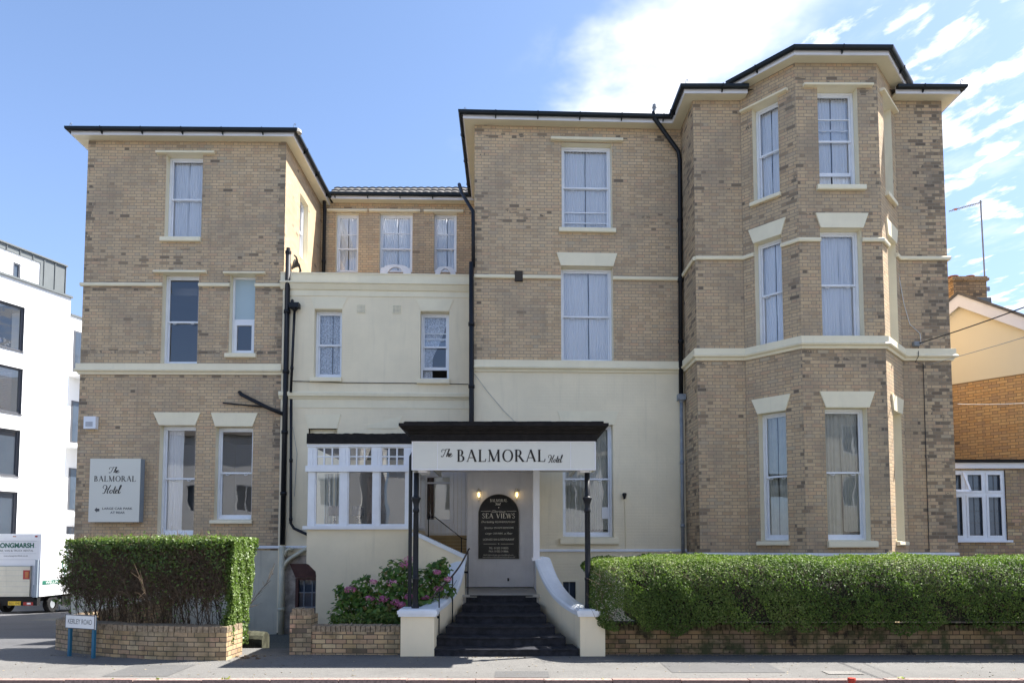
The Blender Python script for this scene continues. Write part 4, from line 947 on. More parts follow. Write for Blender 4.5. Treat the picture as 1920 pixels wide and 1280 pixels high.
# timber frame: posts, transom, head; upper lights of six panes; fixed lower lights
fr = MB()
xs = [pS.uz(x_, 930)[0] for x_ in (577, 589.6, 637.5, 651, 699.5, 711, 761, 776)]
for a, b in ((xs[0], xs[1]), (xs[2], xs[3]), (xs[4], xs[5]), (xs[6], xs[7])): fr.box(a, b, SY, SY + .10, zsill + .05, ztr0)
fr.box(sx0 - .04, sx1 + .02, SY - .05, SY + .11, ztr0, ztr1)
xu = [pS.uz(x_, 855)[0] for x_ in (577, 592, 637.5, 653.5, 698, 714, 759, 776)]
for a, b in ((xu[0], xu[1]), (xu[2], xu[3]), (xu[4], xu[5]), (xu[6], xu[7])):
    fr.box(a, b, SY, SY + .10, ztr1, zroof - .06); c = (a + b) / 2; fr.box(c - .022, c + .022, SY - .02, SY, ztr1 + .03, zroof - .12)
fr.box(sx0 - .02, sx1 + .01, SY - .025, SY + .10, zroof - .06, zroof)
# side (facing right) posts
for yy in (SY + .11, 14.9, 15.8): fr.box(sx1 - .09, sx1, yy, yy + .12, zsill, zroof)
fr.box(sx1 - .085, sx1 - .005, SY + .12, SB, ztr0 + .005, ztr1 - .005); fr.box(sx1 - .08, sx1 + .004, SY + .12, SB, zsill - .015, zsill + .045)
F_ = fr.build('sunroom_frame', M_white, hotel)
g = MB()
for i in (1, 3, 5):
    a, b = xu[i], xu[i + 1]; z0_, z1_ = pS.uz(670, 871)[1], pS.uz(670, 839.5)[1]; bars = MB()
    bars.box(a, b, SY + .02, SY + .06, ztr1, z0_); bars.box(a, b, SY + .02, SY + .06, z1_, zroof - .06); bars.box(a, a + .025, SY + .018, SY + .06, z0_, z1_); bars.box(b - .025, b, SY + .018, SY + .06, z0_, z1_)
    for k in (1, 2): c = a + (b - a) * k / 3; bars.box(c - .014, c + .014, SY + .016, SY + .055, z0_, z1_)
    zm = (z0_ + z1_) / 2; bars.box(a, b, SY + .014, SY + .055, zm - .012, zm + .012)
    bars.build('top_light', M_white, F_)
    gg = MB(); gg.quad((a, SY + .04, z0_), (b, SY + .04, z0_), (b, SY + .04, z1_), (a, SY + .04, z1_)); gg.build('glass', M_glass, F_)
    a, b = xs[i], xs[i + 1]; gg = MB(); gg.quad((a, SY + .05, zsill + .05), (b, SY + .05, zsill + .05), (b, SY + .05, ztr0), (a, SY + .05, ztr0)); gg.build('glass', M_glass, F_)
    gg = MB(); gg.box(a, b, SY + .03, SY + .07, zsill + .05, zsill + .09); gg.box(a, a + .025, SY + .028, SY + .07, zsill + .09, ztr0); gg.box(b - .025, b, SY + .028, SY + .07, zsill + .09, ztr0); gg.build('beading', M_white, F_)
gg = MB(); gg.quad((sx1 - .04, SY + .2, zsill), (sx1 - .04, SB, zsill), (sx1 - .04, SB, zroof), (sx1 - .04, SY + .2, zroof)); gg.build('glass', M_glass, F_)
zr2 = pS.uz(670, 813)[1]; random.seed(11)
mb = MB(); N = 40
pts = [(sx0 - .02 + (sx1 + .25 - sx0) * i / N) for i in range(N + 1)]; tops = [zr2 + random.uniform(-.007, .009) for _ in pts]
for i in range(N):
    a, b = pts[i], pts[i + 1]; mb.hexa([(a, SY - .06, zroof), (b, SY - .06, zroof), (b, 16.55, zroof), (a, 16.55, zroof), (a, SY - .05, tops[i]), (b, SY - .05, tops[i + 1]), (b, 16.55, zr2 + .05), (a, 16.55, zr2 + .05)])
mb.build('sunroom_roof', M_lead, hotel)
# furniture seen through the glass
curtain(pS, sx0 + .12, xs[2] - .1, zsill, ztr0 + .05, .85, F_, 'slit', M_drape)
mb = MB(); mb.box(xs[3] + .0, xs[4] + .15, 15.9, 16.25, 1.05, 3.4); 
for k in range(5): mb.box(xs[3] + .03, xs[4] + .12, 15.86, 15.9, 1.2 + k * .45, 1.24 + k * .45)
for k in range(3): mb.box(xs[3] + .1 + k * .3, xs[3] + .13 + k * .3, 15.85, 15.9, 1.1, 3.3)
tag(mb.build('bookcase', M_brownwood), 'dark brown wooden bookcase seen through the middle sunroom pane', 'bookcase')
mb = MB(); mb.box(xs[5] - .1, sx1 - .25, 15.2, 15.25, 1.05, 3.3); mb.build('inner_screen', M_room, hotel)
ltab = MB(); ltab.box(sx0 + .3, xs[4], SY + .2, SY + .5, zsill + .005, zsill + .03); ltab.box(sx0 + .32, sx0 + .36, SY + .22, SY + .48, 1.05, zsill + .005); ltab.box(xs[4] - .06, xs[4] - .02, SY + .22, SY + .48, 1.05, zsill + .005)
tag(ltab.build('side_table', M_brownwood), 'narrow dark table under the lamps behind the sunroom glass', 'table')
for px, lb in ((627, 'navy shaded table lamp behind the first sunroom pane'), (670, 'navy shaded table lamp behind the middle sunroom pane')):
    c = atY(px, 983, SY + .32); zb = zsill + .03
    T_ = thing('table_lamp', lb, 'lamp', (c.x, c.y, zb), 'table lamps in the sunroom')
    mb = MB(); mb.lathe((c.x, c.y, zb), [(.055, 0), (.055, .015), (.018, .03), (.035, .06), (.012, .09), (.035, .12), (.012, .15), (.03, .18), (.01, .21), (.01, .26)], 12); mb.build('lamp_stem', M_chrome, T_)
    mb = MB(); mb.lathe((c.x, c.y, zb + .24), [(.125, 0), (.11, .20), (.108, .20), (.123, .002)], 18); mb.build('lamp_shade', M_shade, T_)
# exposed brick at the broken corner of the sunroom wall
# boarded porch wall with its window, to the left of the door panel
pW_ = PL((0, 15.9), (1, 15.9))
a, b = pW_.uz(797, 950)[0], pW_.uz(879, 950)[0]; zb0 = pW_.uz(840, 1003)[1]
wh = pW_.rect(799, 845, 893, 975)
def boarding(mb, y, x0, x1, z0, z1, hole=None, w=.095):
    k = int((x1 - x0) / w) + 1
    for i in range(k):
        a_, b_ = x0 + i * w + .003, min(x1, x0 + (i + 1) * w - .003)
        if b_ <= a_: continue
        if hole and a_ < hole[1] and b_ > hole[0]:
            if z0 < hole[2]: mb.box(a_, b_, y, y + .02, z0, hole[2])
            if z1 > hole[3]: mb.box(a_, b_, y, y + .02, hole[3], z1)
        else: mb.box(a_, b_, y, y + .02, z0, z1)
    if not hole: mb.box(x0, x1, y + .012, y + .03, z0, z1)
mb = MB(); boarding(mb, 15.9, a, b, zb0, 3.9, wh); mb.build('porch_boarding', M_porch, hotel)
mb = MB(); u0, u1, z0, z1 = wh
for bx in ((u0 - .07, u0 + .02, z0 - .05, z1 + .06), (u1 - .02, u1 + .07, z0 - .05, z1 + .06)): mb.box(bx[0], bx[1], 15.86, 15.95, bx[2], bx[3])
mb.box(u0 + .02, u1 - .02, 15.862, 15.95, z1 - .02, z1 + .06); mb.box(u0 + .02, u1 - .02, 15.862, 15.95, z0 - .08, z0 + .02); mb.box(u0 + .02, u1 - .02, 15.864, 15.94, z1 - .17, z1 - .13)
mb.box(u0 - .12, u1 + .12, 15.84, 15.90, z0 - .30, z0 - .26); mb.box(u0 - .1, u0 - .06, 15.85, 15.9, z0 - .26, z0 - .08); mb.box(u1 + .06, u1 + .1, 15.85, 15.9, z0 - .26, z0 - .08)
W = mb.build('window', M_porch, hotel); g = MB(); g.quad((u0, 15.92, z0), (u1, 15.92, z0), (u1, 15.92, z1), (u0, 15.92, z1)); g.build('glass', M_glass, W)
curtain(pW_, u0 + .0, u0 + .17, z0, z1, .12, W, 'one', M_brownwood)
mb = MB()
for k in range(9): mb.box(a, b, 15.93 - .0 * k, 15.97, zb0 - .05 - .075 * (k + 1) + .004, zb0 - .05 - .075 * k)
mb.box(a, b, 15.86, 15.92, zb0 - .05, zb0); mb.box(-.98, -.94, 15.9, 15.99, .8, zb0 - .05); mb.build('yellow_boarding', M_wood, hotel)
# door panel and its reveal
DX0, DX1 = -.955, .55; DYP = 15.62; fz_c = atY(940, 827, 11.15).z
mb = MB(); boarding(mb, DYP, DX0, DX1, .86, 3.95, None, .12); mb.build('door_panel', M_porch, hotel)
mb = MB(); mb.box(DX0 - .02, DX0 - .001, DYP, 15.9, .86, 3.95); mb.box(DX1, DX1 + .06, 13.75, 16.1, .86, 3.9); mb.build('porch_side_panel', M_porch, hotel)
mb = MB(); mb.box(.475, .60, 13.55, 13.68, 1.55, fz_c - .03); mb.box(.45, .625, 13.53, 13.70, 1.50, 1.56); mb.build('porch_post', M_fascia, hotel)
mb = MB(); mb.tube([(DX0 + .93, DYP - .03, 1.0), (DX0 + .93, DYP - .05, 1.06)], .02, 6); mb.build('door_bolt', M_black, hotel)

# ================================================================ STEPS
steps = thing('entrance_steps', 'dark covered steps widening down to the pavement in front of the entrance', 'steps', (0, 12.3, 0))
rx = [(-1.355, 1.12, 11.08), (-1.24, .94, 11.42), (-1.09, .78, 11.72), (-.96, .66, 12.18), (-.88, .58, 12.73), (-.84, .53, 13.28)]
for k, (a, b, y) in enumerate(rx):
    y2 = rx[k + 1][2] + .25 if k < 5 else 13.36; z1_ = .14 * (k + 1); e_ = .05; mb = MB(); m = 16
    front = [(a + (b - a) * i / m, y + (.06 * (abs(2 * i / m - 1) ** 3))) for i in range(m + 1)]
    poly = front + [(b - e_, y2), (a + e_, y2)]
    mb.prism([(p_[0], p_[1], z1_ - .14 - (.05 if k == 0 else 0)) for p_ in poly], (0, 0, .118 + (.05 if k == 0 else 0)))
    nose = [(p_[0], p_[1] - .022) for p_ in front] + [(b - e_, y2), (a + e_, y2)]
    mb.prism([(p_[0], p_[1], z1_ - .022) for p_ in nose], (0, 0, .022)); mb.build('tread', M_step, steps)
mb = MB(); mb.box(-1.0, .70, 13.36, 16.0, .3, .838); mb.box(-1.0, .70, 13.30, 13.37, .80, .846)
mb.build('landing', M_landing, steps)
def parapet(name, label, side):
    s = side; base = thing(name, label, 'wall', (s * 1.4, 12.3, 0))
    body = MB(); cop = MB()
    if s < 0: X0_, X1_ = -1.75, -1.21; path = [(-1.42, 11.5, .72), (-1.36, 11.85, .73), (-1.26, 12.25, .79), (-1.16, 12.65, .90), (-1.09, 13.0, 1.06), (-1.04, 13.3, 1.30), (-1.0, 13.55, 1.60)]
    else: X0_, X1_ = 1.14, 1.54; path = [(1.28, 11.5, .70), (1.20, 11.85, .72), (1.06, 12.25, .80), (.93, 12.65, .93), (.82, 13.0, 1.10), (.73, 13.3, 1.30), (.66, 13.6, 1.53)]
    body.box(X0_, X1_, 11.08, 11.52, -.1, .66)
    pc = MB(); pc.box(X0_ - .035, X1_ + .035, 11.045, 11.56, .66, .70); pc.box(X0_ - .05, X1_ + .05, 11.03, 11.575, .70, .755); pc.box(X0_ - .02, X1_ + .02, 11.07, 11.54, .755, .775)
    pc.build('pier_cap', M_stonecap, base)
    P = cat([Vector(p_) for p_ in path], 5); w = .13
    L, Rr = [], []
    for i, p_ in enumerate(P):
        d = P[min(i + 1, len(P) - 1)] - P[max(0, i - 1)]; n = Vector((-d.y, d.x, 0)).normalized(); L.append(p_ + n * w); Rr.append(p_ - n * w)
    for i in range(len(P) - 1):
        a0, a1, b0_, b1_ = L[i], L[i + 1], Rr[i], Rr[i + 1]
        lo = lambda q_: (q_.x, q_.y, -.1)
        body.hexa([lo(a0), lo(b0_), lo(b1_), lo(a1), (*a0.xy, a0.z - .05), (*b0_.xy, b0_.z - .05), (*b1_.xy, b1_.z - .05), (*a1.xy, a1.z - .05)])
    # rounded coping
    vs = []; prof = [(-1.22, -.06), (-1.25, 0), (-1.0, .035), (0, .055), (1.0, .035), (1.25, 0), (1.22, -.06)]
    for i, p_ in enumerate(P):
        n = (L[i] - p_)
        for o_, z_ in prof: q_ = p_ + n * o_; vs.append((q_.x, q_.y, p_.z + z_ - .0))
    m = len(prof); fs = [(i * m + k, i * m + (k + 1) % m, (i + 1) * m + (k + 1) % m, (i + 1) * m + k) for i in range(len(P) - 1) for k in range(m)] + [tuple(range(m))[::-1], tuple(range((len(P) - 1) * m, len(P) * m))]
    cop.add(vs, fs); body.build('wall_body', M_render, base)
    if s < 0:   # upper flight wall running off to the left
        up = MB(); a = (-.93, 1.62); b = (-1.80, 2.02); cpoly = [(-.90, -.1), (-.90, 1.58), b and (-1.78, 1.98), (-1.97, 2.0), (-1.97, -.1)]
        up.prism([(x_, 13.42, z_) for x_, z_ in cpoly[::-1]], (0, .24, 0)); up.build('upper_wall', M_render, base)
        c2 = [(-.86, 1.53), (-.88, 1.62), (-1.78, 2.04), (-1.97, 2.06), (-1.97, 1.99), (-1.78, 1.96)]
        up = MB(); up.prism([(x_, 13.38, z_) for x_, z_ in c2[::-1]], (0, .32, 0)); up.build('upper_coping', M_stonecap, base)
    cop.build('coping', M_stonecap, base)
    return base
parapet('stair_wall', 'cream stair wall curving up left of the steps under a pale coping', -1)
parapet('stair_wall', 'cream stair wall curving up right of the steps beside the hedge', 1)
# handrail
hr_ = thing('handrail', 'thin rusty iron handrail curving up the left side of the steps', 'handrail', (-1.15, 12.3, 0))
rail = [(-1.30, 11.35, .93), (-1.22, 11.7, 1.02), (-1.12, 12.1, 1.14), (-1.02, 12.5, 1.27), (-.92, 12.95, 1.44), (-.84, 13.3, 1.62), (-.80, 13.42, 1.72), (-.78, 13.44, 1.74)]
mb = MB(); mb.tube(cat([Vector(p_) for p_ in rail], 5), .016, 7); mb.build('top_rail', M_rust, hr_)
for x_, y_, zb, zt_ in ((-1.20, 11.75, .14, 1.02), (-1.03, 12.45, .42, 1.25), (-.81, 13.40, .84, 1.68)):
    mb = MB(); mb.tube([(x_, y_, zb), (x_, y_, zt_)], .012, 6); mb.box(x_ - .07, x_, y_ - .012, y_ + .012, zb + .42, zb + .46); mb.build('baluster', M_black, hr_)
hr2 = thing('handrail', 'thin black handrail sloping along the upper flight in front of the boarded wall', 'handrail', (-1.5, 14.2, 1.0))
mb = MB(); mb.tube([(-2.0 + .25, 14.9, 2.42), (-1.62, 14.85, 2.42), (-1.02, 14.8, 1.95), (-.92, 14.8, 1.93)], .011, 6); mb.build('top_rail', M_black, hr2)
for x_, zt_, zb in ((-1.76, 2.42, 1.7), (-1.04, 1.96, .84)): mb = MB(); mb.tube([(x_, 14.85, zb), (x_, 14.85, zt_)], .012, 6); mb.build('baluster', M_black, hr2)

# ================================================================ CANOPY
can = thing('entrance_canopy', 'flat canopy on slim black columns with a cream sign fascia over the hotel steps', 'canopy', (-.1, 12.5, 0))
CY0 = 11.15; pF = PL((0, CY0), (1, CY0))
fx0, fx1, fz0, fz1 = pF.rect(772, 1117, 827, 881); fz0, fz1 = pF.uz(940, 881)[1], pF.uz(940, 827)[1]
mb = MB(); mb.box(fx0, fx1, CY0, CY0 + .05, fz0, fz1); mb.box(fx0, fx0 + .05, CY0 + .051, CY0 + .35, fz0, fz1); mb.box(fx1 - .05, fx1, CY0 + .051, CY0 + .35, fz0, fz1); mb.box(fx0, fx0 + .05, CY0 + .351, 15.6, fz1 - .14, fz1); mb.box(fx1 - .05, fx1, CY0 + .351, 15.6, fz1 - .14, fz1)
sgn = mb.build('sign_fascia', M_sign, can)
mb = MB()
for z_ in (fz0, fz1 - .018): mb.box(fx0, fx1, CY0 - .008, CY0, z_, z_ + .018)
mb.box(fx0, fx0 + .018, CY0 - .0075, CY0, fz0 + .018, fz1 - .018); mb.box(fx1 - .018, fx1, CY0 - .0075, CY0, fz0 + .018, fz1 - .018)
for px in (820.5, 1070): u_ = pF.uz(px, 855)[0]; mb.box(u_ - .004, u_ + .004, CY0 - .003, CY0, fz0 + .02, fz1 - .02)
mb.build('sign_border', M_fascia, sgn)
mb = MB(); mb.box(fx0 + .05, fx1 - .05, CY0 + .051, 15.6, fz1 - .03, fz1 - .005); 
for x_ in (fx0 + .10, fx1 - .25): mb.box(x_, x_ + .15, CY0 + .06, CY0 + .5, fz0 - .03, fz0 + .05)
mb.build('canopy_soffit', M_fascia, can)
# moulded black cornice running round three sides
z0 = fz1; prof = [(0, z0), (.02, z0), (.03, z0 + .11), (.06, z0 + .13), (.07, z0 + .15), (.13, z0 + .18), (.17, z0 + .22), (.19, z0 + .225), (.19, z0 + .27), (-.05, z0 + .30)]
mb = MB(); mb.sweep([(fx0, 15.6), (fx0, CY0), (fx1 - .0, CY0), (fx1, 15.6)], prof); mb.build('cornice', M_lead, can)
mb = MB(); mb.box(fx0 - .12, fx1 + .12, CY0 - .12, 15.6, z0 + .262, z0 + .30); random.seed(4)
for i in range(34): x_ = fx0 - .1 + i * (fx1 - fx0 + .2) / 34; mb.box(x_ + .002, x_ + .105, CY0 - .17, CY0 + .2, z0 + .268, z0 + .30 + random.uniform(-.002, .003))
mb.build('canopy_roof', M_lead, can)
L_ = Lettering(pF, CY0 and 0.0); L_.d = -.002
uz = lambda x_, y_: pF.uz(x_, y_)
zb_t = uz(940, 865.2)[1]; cap = uz(940, 842.5)[1] - zb_t
L_.serif('BALMORAL', uz(856.5, 855)[0], uz(1023.5, 855)[0], zb_t, cap, .055)
L_.script('The', uz(827.5, 848)[0], uz(850, 848)[0], uz(840, 856)[1], uz(840, 842)[1] - uz(840, 856)[1])
L_.script('Hotel', uz(1028, 858)[0], uz(1061, 858)[0], uz(1040, 866.5)[1], uz(1040, 852.5)[1] - uz(1040, 866.5)[1])
L_.build(M_ink, sgn, 'lettering')
def column(px, ybase):
    x_ = pF.uz(px, 1000)[0]; y_ = CY0 + .14; zb = .775 if px < 900 else .775
    h = fz0 - .03 - zb; g = MB(); prof = [(r__ * .86, z__) for r__, z__ in [(.075, 0), (.075, .03), (.06, .05), (.056, .08), (.053, .45), (.062, .46), (.066, .48), (.062, .50), (.052, .51), (.047, h - .66), (.060, h - .65), (.064, h - .625), (.058, h - .60), (.050, h - .58), (.056, h - .52), (.075, h - .46), (.092, h - .43), (.092, h - .41), (.060, h - .40), (.052, h - .38), (.050, h)]]
    g.lathe((x_, y_, zb), prof, 18)
    for k in range(8): a = k * math.pi / 4; g.tube([(x_ + .044 * math.cos(a), y_ + .044 * math.sin(a), zb + .52), (x_ + .040 * math.cos(a), y_ + .040 * math.sin(a), zb + h - .67)], .005, 4, False)
    o = g.build('column', M_black, can); 
    for p_ in o.data.polygons: p_.use_smooth = len(p_.vertices) == 4 and abs(p_.normal.z) < .5
column(777.5, 1143); column(1103.5, 1143)
g = MB(); g.tube([(fx0 + .02, CY0 + .45, fz1 - .1), (fx0 - .03, CY0 + .42, fz1 - .12), (pF.uz(766, 860)[0] - .02, CY0 + .40, fz1 - .2), (pF.uz(766, 860)[0] - .02, CY0 + .40, .05)], .032, 10)
o = g.build('canopy_downpipe', M_black, can)
# wall lights on the door panel
pD = PL((0, DYP), (1, DYP))
for px, lb in ((898, 'small lit brass wall lantern left of the arched black board'), (969, 'small lit brass wall lantern right of the arched black board')):
    u_, z_ = pD.uz(px, 927); T_ = thing('wall_lantern', lb, 'wall lamp', (u_, DYP - .08, z_), 'lanterns either side of the menu board')
    y_ = DYP - .09
    g = MB(); g.lathe((u_, y_, z_ - .11), [(.012, 0), (.03, .02), (.048, .05), (.056, .17), (.075, .175), (.03, .215), (.01, .235), (.012, .25)], 8)
    g2 = MB(); g2.box(u_ - .03, u_ + .03, DYP - .012, DYP, z_ - .12, z_ + .02); g2.tube([(u_, DYP - .01, z_ - .08), (u_, DYP - .05, z_ - .15), (u_, y_, z_ - .11)], .008, 6); g2.lathe((u_, y_, z_ + .06), [(.07, 0), (.03, .05), (.008, .08)], 8)
    for k in range(6): a = k * math.pi / 3; g2.tube([(u_ + .03 * math.cos(a), y_ + .03 * math.sin(a), z_ - .09), (u_ + .055 * math.cos(a), y_ + .055 * math.sin(a), z_ + .06)], .004, 4)
    g2.build('lantern_frame', M_gold, T_)
    def f_bulb(t): return pbsdf(t, (1, .8, .4), .5, .3, 0, None, 0, 0, (1, .72, .32), 1.3)
    g = MB(); g.lathe((u_, y_, z_ - .06), [(.008, 0), (.028, .03), (.03, .06), (.015, .10)], 8); g.build('lit_bulb', mat('glowing_bulb', f_bulb), T_)
# arched board
u0, u1, z0, z1 = pD.rect(897, 973, 926, 1047); uc = (u0 + u1) / 2; ra = (u1 - u0) / 2; zs_ = z1 - ra
bd = thing('arched_board', 'black arched information board in pale lettering on the door panel', 'sign', (uc, DYP, z0))
def arch(w, zlo, zsp, n=24): return [(uc - w, zlo), (uc + w, zlo)] + [(uc + w * math.cos(math.pi * k / n), zsp + w * math.sin(math.pi * k / n)) for k in range(n + 1)]
g = MB(); g.prism([(a, DYP - .012, b) for a, b in arch(ra, z0, zs_)], (0, -.02, 0)); panel_ = g.build('board_panel', M_board, bd)
g = MB(); A1, A2 = arch(ra, z0, zs_), arch(ra - .012, z0 + .012, zs_); n_ = len(A1)
for i in range(n_): j = (i + 1) % n_; g.quad((A1[i][0], DYP - .034, A1[i][1]), (A1[j][0], DYP - .034, A1[j][1]), (A2[j][0], DYP - .034, A2[j][1]), (A2[i][0], DYP - .034, A2[i][1]))
g.build('border_line', paint('dim_gold_line', (.14, .12, .09), .5), bd)
T = Lettering(PL((0, DYP - .033), (1, DYP - .033)), 0.0)
zz = lambda y_: pD.uz(935, y_)[1]; dxp = lambda n_: n_ * DYP / 1280.0
T.serif('BALMORAL', uc - dxp(16), uc + dxp(16), zz(940.5), zz(935) - zz(940.5))
T.script('Hotel', uc - dxp(6), uc + dxp(6), zz(946.5), dxp(4.5), (.08, .16))
T.sans('Glorious', uc - dxp(13), uc + dxp(13), zz(960.5), dxp(4.5), .4)
for sd in (-1, 1): g = T.mb; a = uc + sd * dxp(15); b = uc + sd * dxp(33); lo_, hi_ = sorted((a, b)); g.quad((lo_, DYP - .0348, zz(958.2)), (hi_, DYP - .0348, zz(958.2)), (hi_, DYP - .0348, zz(957.6)), (lo_, DYP - .0348, zz(957.6)))
T.serif('SEA VIEWS', uc - dxp(31), uc + dxp(31), zz(971), dxp(9))
T.sans('Overlooking', uc - dxp(32), uc - dxp(8), zz(979.5), dxp(3.6), .45); T.sans('BOURNEMOUTH BAY', uc - dxp(6), uc + dxp(31), zz(979.5), dxp(3.2))
T.sans('Spacious', uc - dxp(27), uc - dxp(10), zz(990.5), dxp(3.6), .45); T.sans('EN-SUITE BEDROOMS', uc - dxp(8), uc + dxp(28), zz(990.5), dxp(3.2))
T.sans('Large', uc - dxp(25), uc - dxp(13), zz(1001), dxp(3.6), .45); T.sans('CAR PARK', uc - dxp(11), uc + dxp(8), zz(1001), dxp(3.2)); T.sans('at Rear', uc + dxp(10), uc + dxp(26), zz(1001), dxp(3.6), .45)
T.sans('LICENSED BAR & RESTAURANT', uc - dxp(29), uc + dxp(29), zz(1012.5), dxp(3.6))
for lo_, hi_ in ((-28, -4), (4, 28)): T.mb.quad((uc + dxp(lo_), DYP - .0348, zz(1019.4)), (uc + dxp(hi_), DYP - .0348, zz(1019.4)), (uc + dxp(hi_), DYP - .0348, zz(1018.9)), (uc + dxp(lo_), DYP - .0348, zz(1018.9)))
for y_ in (951, 1019): c_ = zz(y_); T.mb.quad((uc - .014, DYP - .0349, c_), (uc, DYP - .0349, c_ - .014), (uc + .014, DYP - .0349, c_), (uc, DYP - .0349, c_ + .014))
T.sans('TEL: 01202 318555', uc - dxp(18), uc + dxp(18), zz(1028.5), dxp(3.4)); T.sans('FAX: 01202 318866', uc - dxp(18), uc + dxp(18), zz(1034.5), dxp(3.4))
T.sans('Email: balmoralhotel.reservations@mail.co.uk', uc - dxp(28), uc + dxp(28), zz(1040.5), dxp(1.9)); T.sans('www.balmoralhotelbournemouth.co.uk', uc - dxp(30), uc + dxp(30), zz(1044.3), dxp(1.9))
T.build(M_gold, panel_, 'lettering')

# ================================================================ WALL SIGN, ALARM BOX
pWS = PL(pL.P(0, 0, -.22), pL.P(1, 0, -.22))
a = [pWS.uz(*p_) for p_ in ((166.5, 978), (258.5, 979), (266, 859.5), (168, 859.5))]
u0 = (a[0][0] + a[3][0]) / 2; u1 = pWS.uz(262, 920)[0]; z0 = a[0][1]; z1 = a[2][1]
ws = thing('wall_sign', 'cream boxed hotel sign with car park arrow fixed to the left wing brickwork', 'sign', pL.P((u0 + u1) / 2, z0, -.1))
g = MB(); pWS.box(g, u0, u1, z0, z1, .012, .20); bx = g.build('sign_box', M_signedge, ws)
g = MB(); pWS.box(g, u0, u1, z0, z1, 0, .011); face = g.build('sign_face', M_sign, ws)
T = Lettering(pWS, 0.0); U = lambda x_: u0 + (u1 - u0) * x_; Zf = lambda q_: z1 + (z0 - z1) * q_
T.script('The', U(.38), U(.60), Zf(.225), .135, (.06, .17)); T.serif('BALMORAL', U(.09), U(.92), Zf(.362), .135, .05); T.script('Hotel', U(.27), U(.72), Zf(.55), .20, (.05, .15)); T.build(M_ink, face, 'lettering')
T = Lettering(pWS, 0.0); T.sans('LARGE CAR PARK', U(.27), U(.87), Zf(.805), .052, bold=.0015); T.sans('AT REAR', U(.43), U(.72), Zf(.868), .052, bold=.0015); T.build(M_greyink, face, 'small_lettering')
g = MB(); g.prism([pWS.P(U(x_), Zf(y_), -.003) for x_, y_ in ((.12, .81), (.165, .770), (.165, .79), (.215, .79), (.215, .832), (.165, .832), (.165, .852))][::-1], pWS.P(0, 0, -.002) - pWS.P(0, 0, 0)); g.build('arrow', M_greyink, face)
pA = PL(pL.P(0, 0, -.12), pL.P(1, 0, -.12)); u0, u1, z0, z1 = pA.rect(156.5, 177.5, 780, 803)
al = thing('alarm_box', 'small white alarm box high on the left wing corner', 'alarm box', pL.P(u0, z0, -.06))
g = MB(); pA.box(g, u0, u1 + .02, z0, z1, .002, .12); g.build('alarm_case', M_white, al)
T = Lettering(pA, 0.0); pA.box(T.mb, u0 + .05, u1 - .05, z0 + .05, z0 + .17, -.002, .001); T.build(paint('faded_grey_print', (.45, .45, .47), .6), al, 'alarm_print')

# ================================================================ LOW GARDEN WALLS
def lowwall(name, label, pts, z1, m, mcap, thick=.22, zb=-.1):
    W = thing(name, label, 'wall', (pts[0][0], pts[0][1], 0))
    P = [Vector(p_) for p_ in pts]; prof = [(-thick, zb), (0, zb), (0, z1 - .105), (-thick, z1 - .105)]
    # body with running uv along the path
    mb = MB(); mb.sweep(P, prof); b = mb.build('brickwork', m, W)
    uv = b.data.uv_layers[0].data; run = [0]
    for i in range(1, len(P)): run.append(run[-1] + (P[i] - P[i - 1]).length)
    n_ = len(P)
    for pl_ in b.data.polygons:
        if abs(pl_.normal.z) > .5: continue
        for li in pl_.loop_indices:
            vi = b.data.loops[li].vertex_index; r_ = vi // 4
            if pl_.loop_total == 4 and pl_.index < 4 * (n_ - 1): uv[li].uv = (run[r_], b.data.vertices[vi].co.z)
    # coping of bricks on edge, each a little different
    cp = MB(); acc = 0; step = .078; rr = random.Random(9)
    for i in range(n_ - 1):
        d = (P[i + 1] - P[i]); L = d.length; d.normalize(); nn = Vector((-d.y, d.x)); k = max(1, int(L / step)); st = L / k
        for q_ in range(k):
            a = P[i] + d * (q_ * st + .006); b_ = P[i] + d * ((q_ + 1) * st - .006); j = rr.uniform(-.006, .006); t_ = rr.uniform(-.007, .005)
            lo = [a - nn * (.004 + j), b_ - nn * (.004 + j), b_ + nn * thick, a + nn * thick]
            cp.hexa([(v.x, v.y, z1 - .104) for v in lo] + [(v.x, v.y, z1 + t_ - (.010 if ii < 2 else 0)) for ii, v in enumerate(lo)])
    cp.build('brick_on_edge_coping', mcap, W)
    return W
WST = [(0, (.30, .21, .13)), (.25, (.40, .30, .18)), (.45, (.48, .36, .23)), (.62, (.36, .24, .17)), (.78, (.52, .42, .28)), (.9, (.30, .24, .17)), (1, (.55, .34, .25))]
M_lw = brick('garden_wall_brick', stops=WST, mortar=(.13, .11, .085), dark=.25, stain=.6, tone=.84, mossy=.35)
M_lwR = brick('mossy_garden_wall_brick', stops=WST, mortar=(.10, .085, .06), dark=.30, stain=.7, tone=.50, mossy=.95)
M_lcap = paint('coping_brick', (.30, .23, .155), .9, .35, 22, .4, .2, 0, .6)
def arc_pts():
    c = []
    for i in range(13):
        t_ = i / 12; x_ = -7.75 + (-4.40 + 7.75) * t_; y_ = 10.72 + 1.05 * (1 - t_) ** 2.2 ; c.append((x_, y_))
    return c
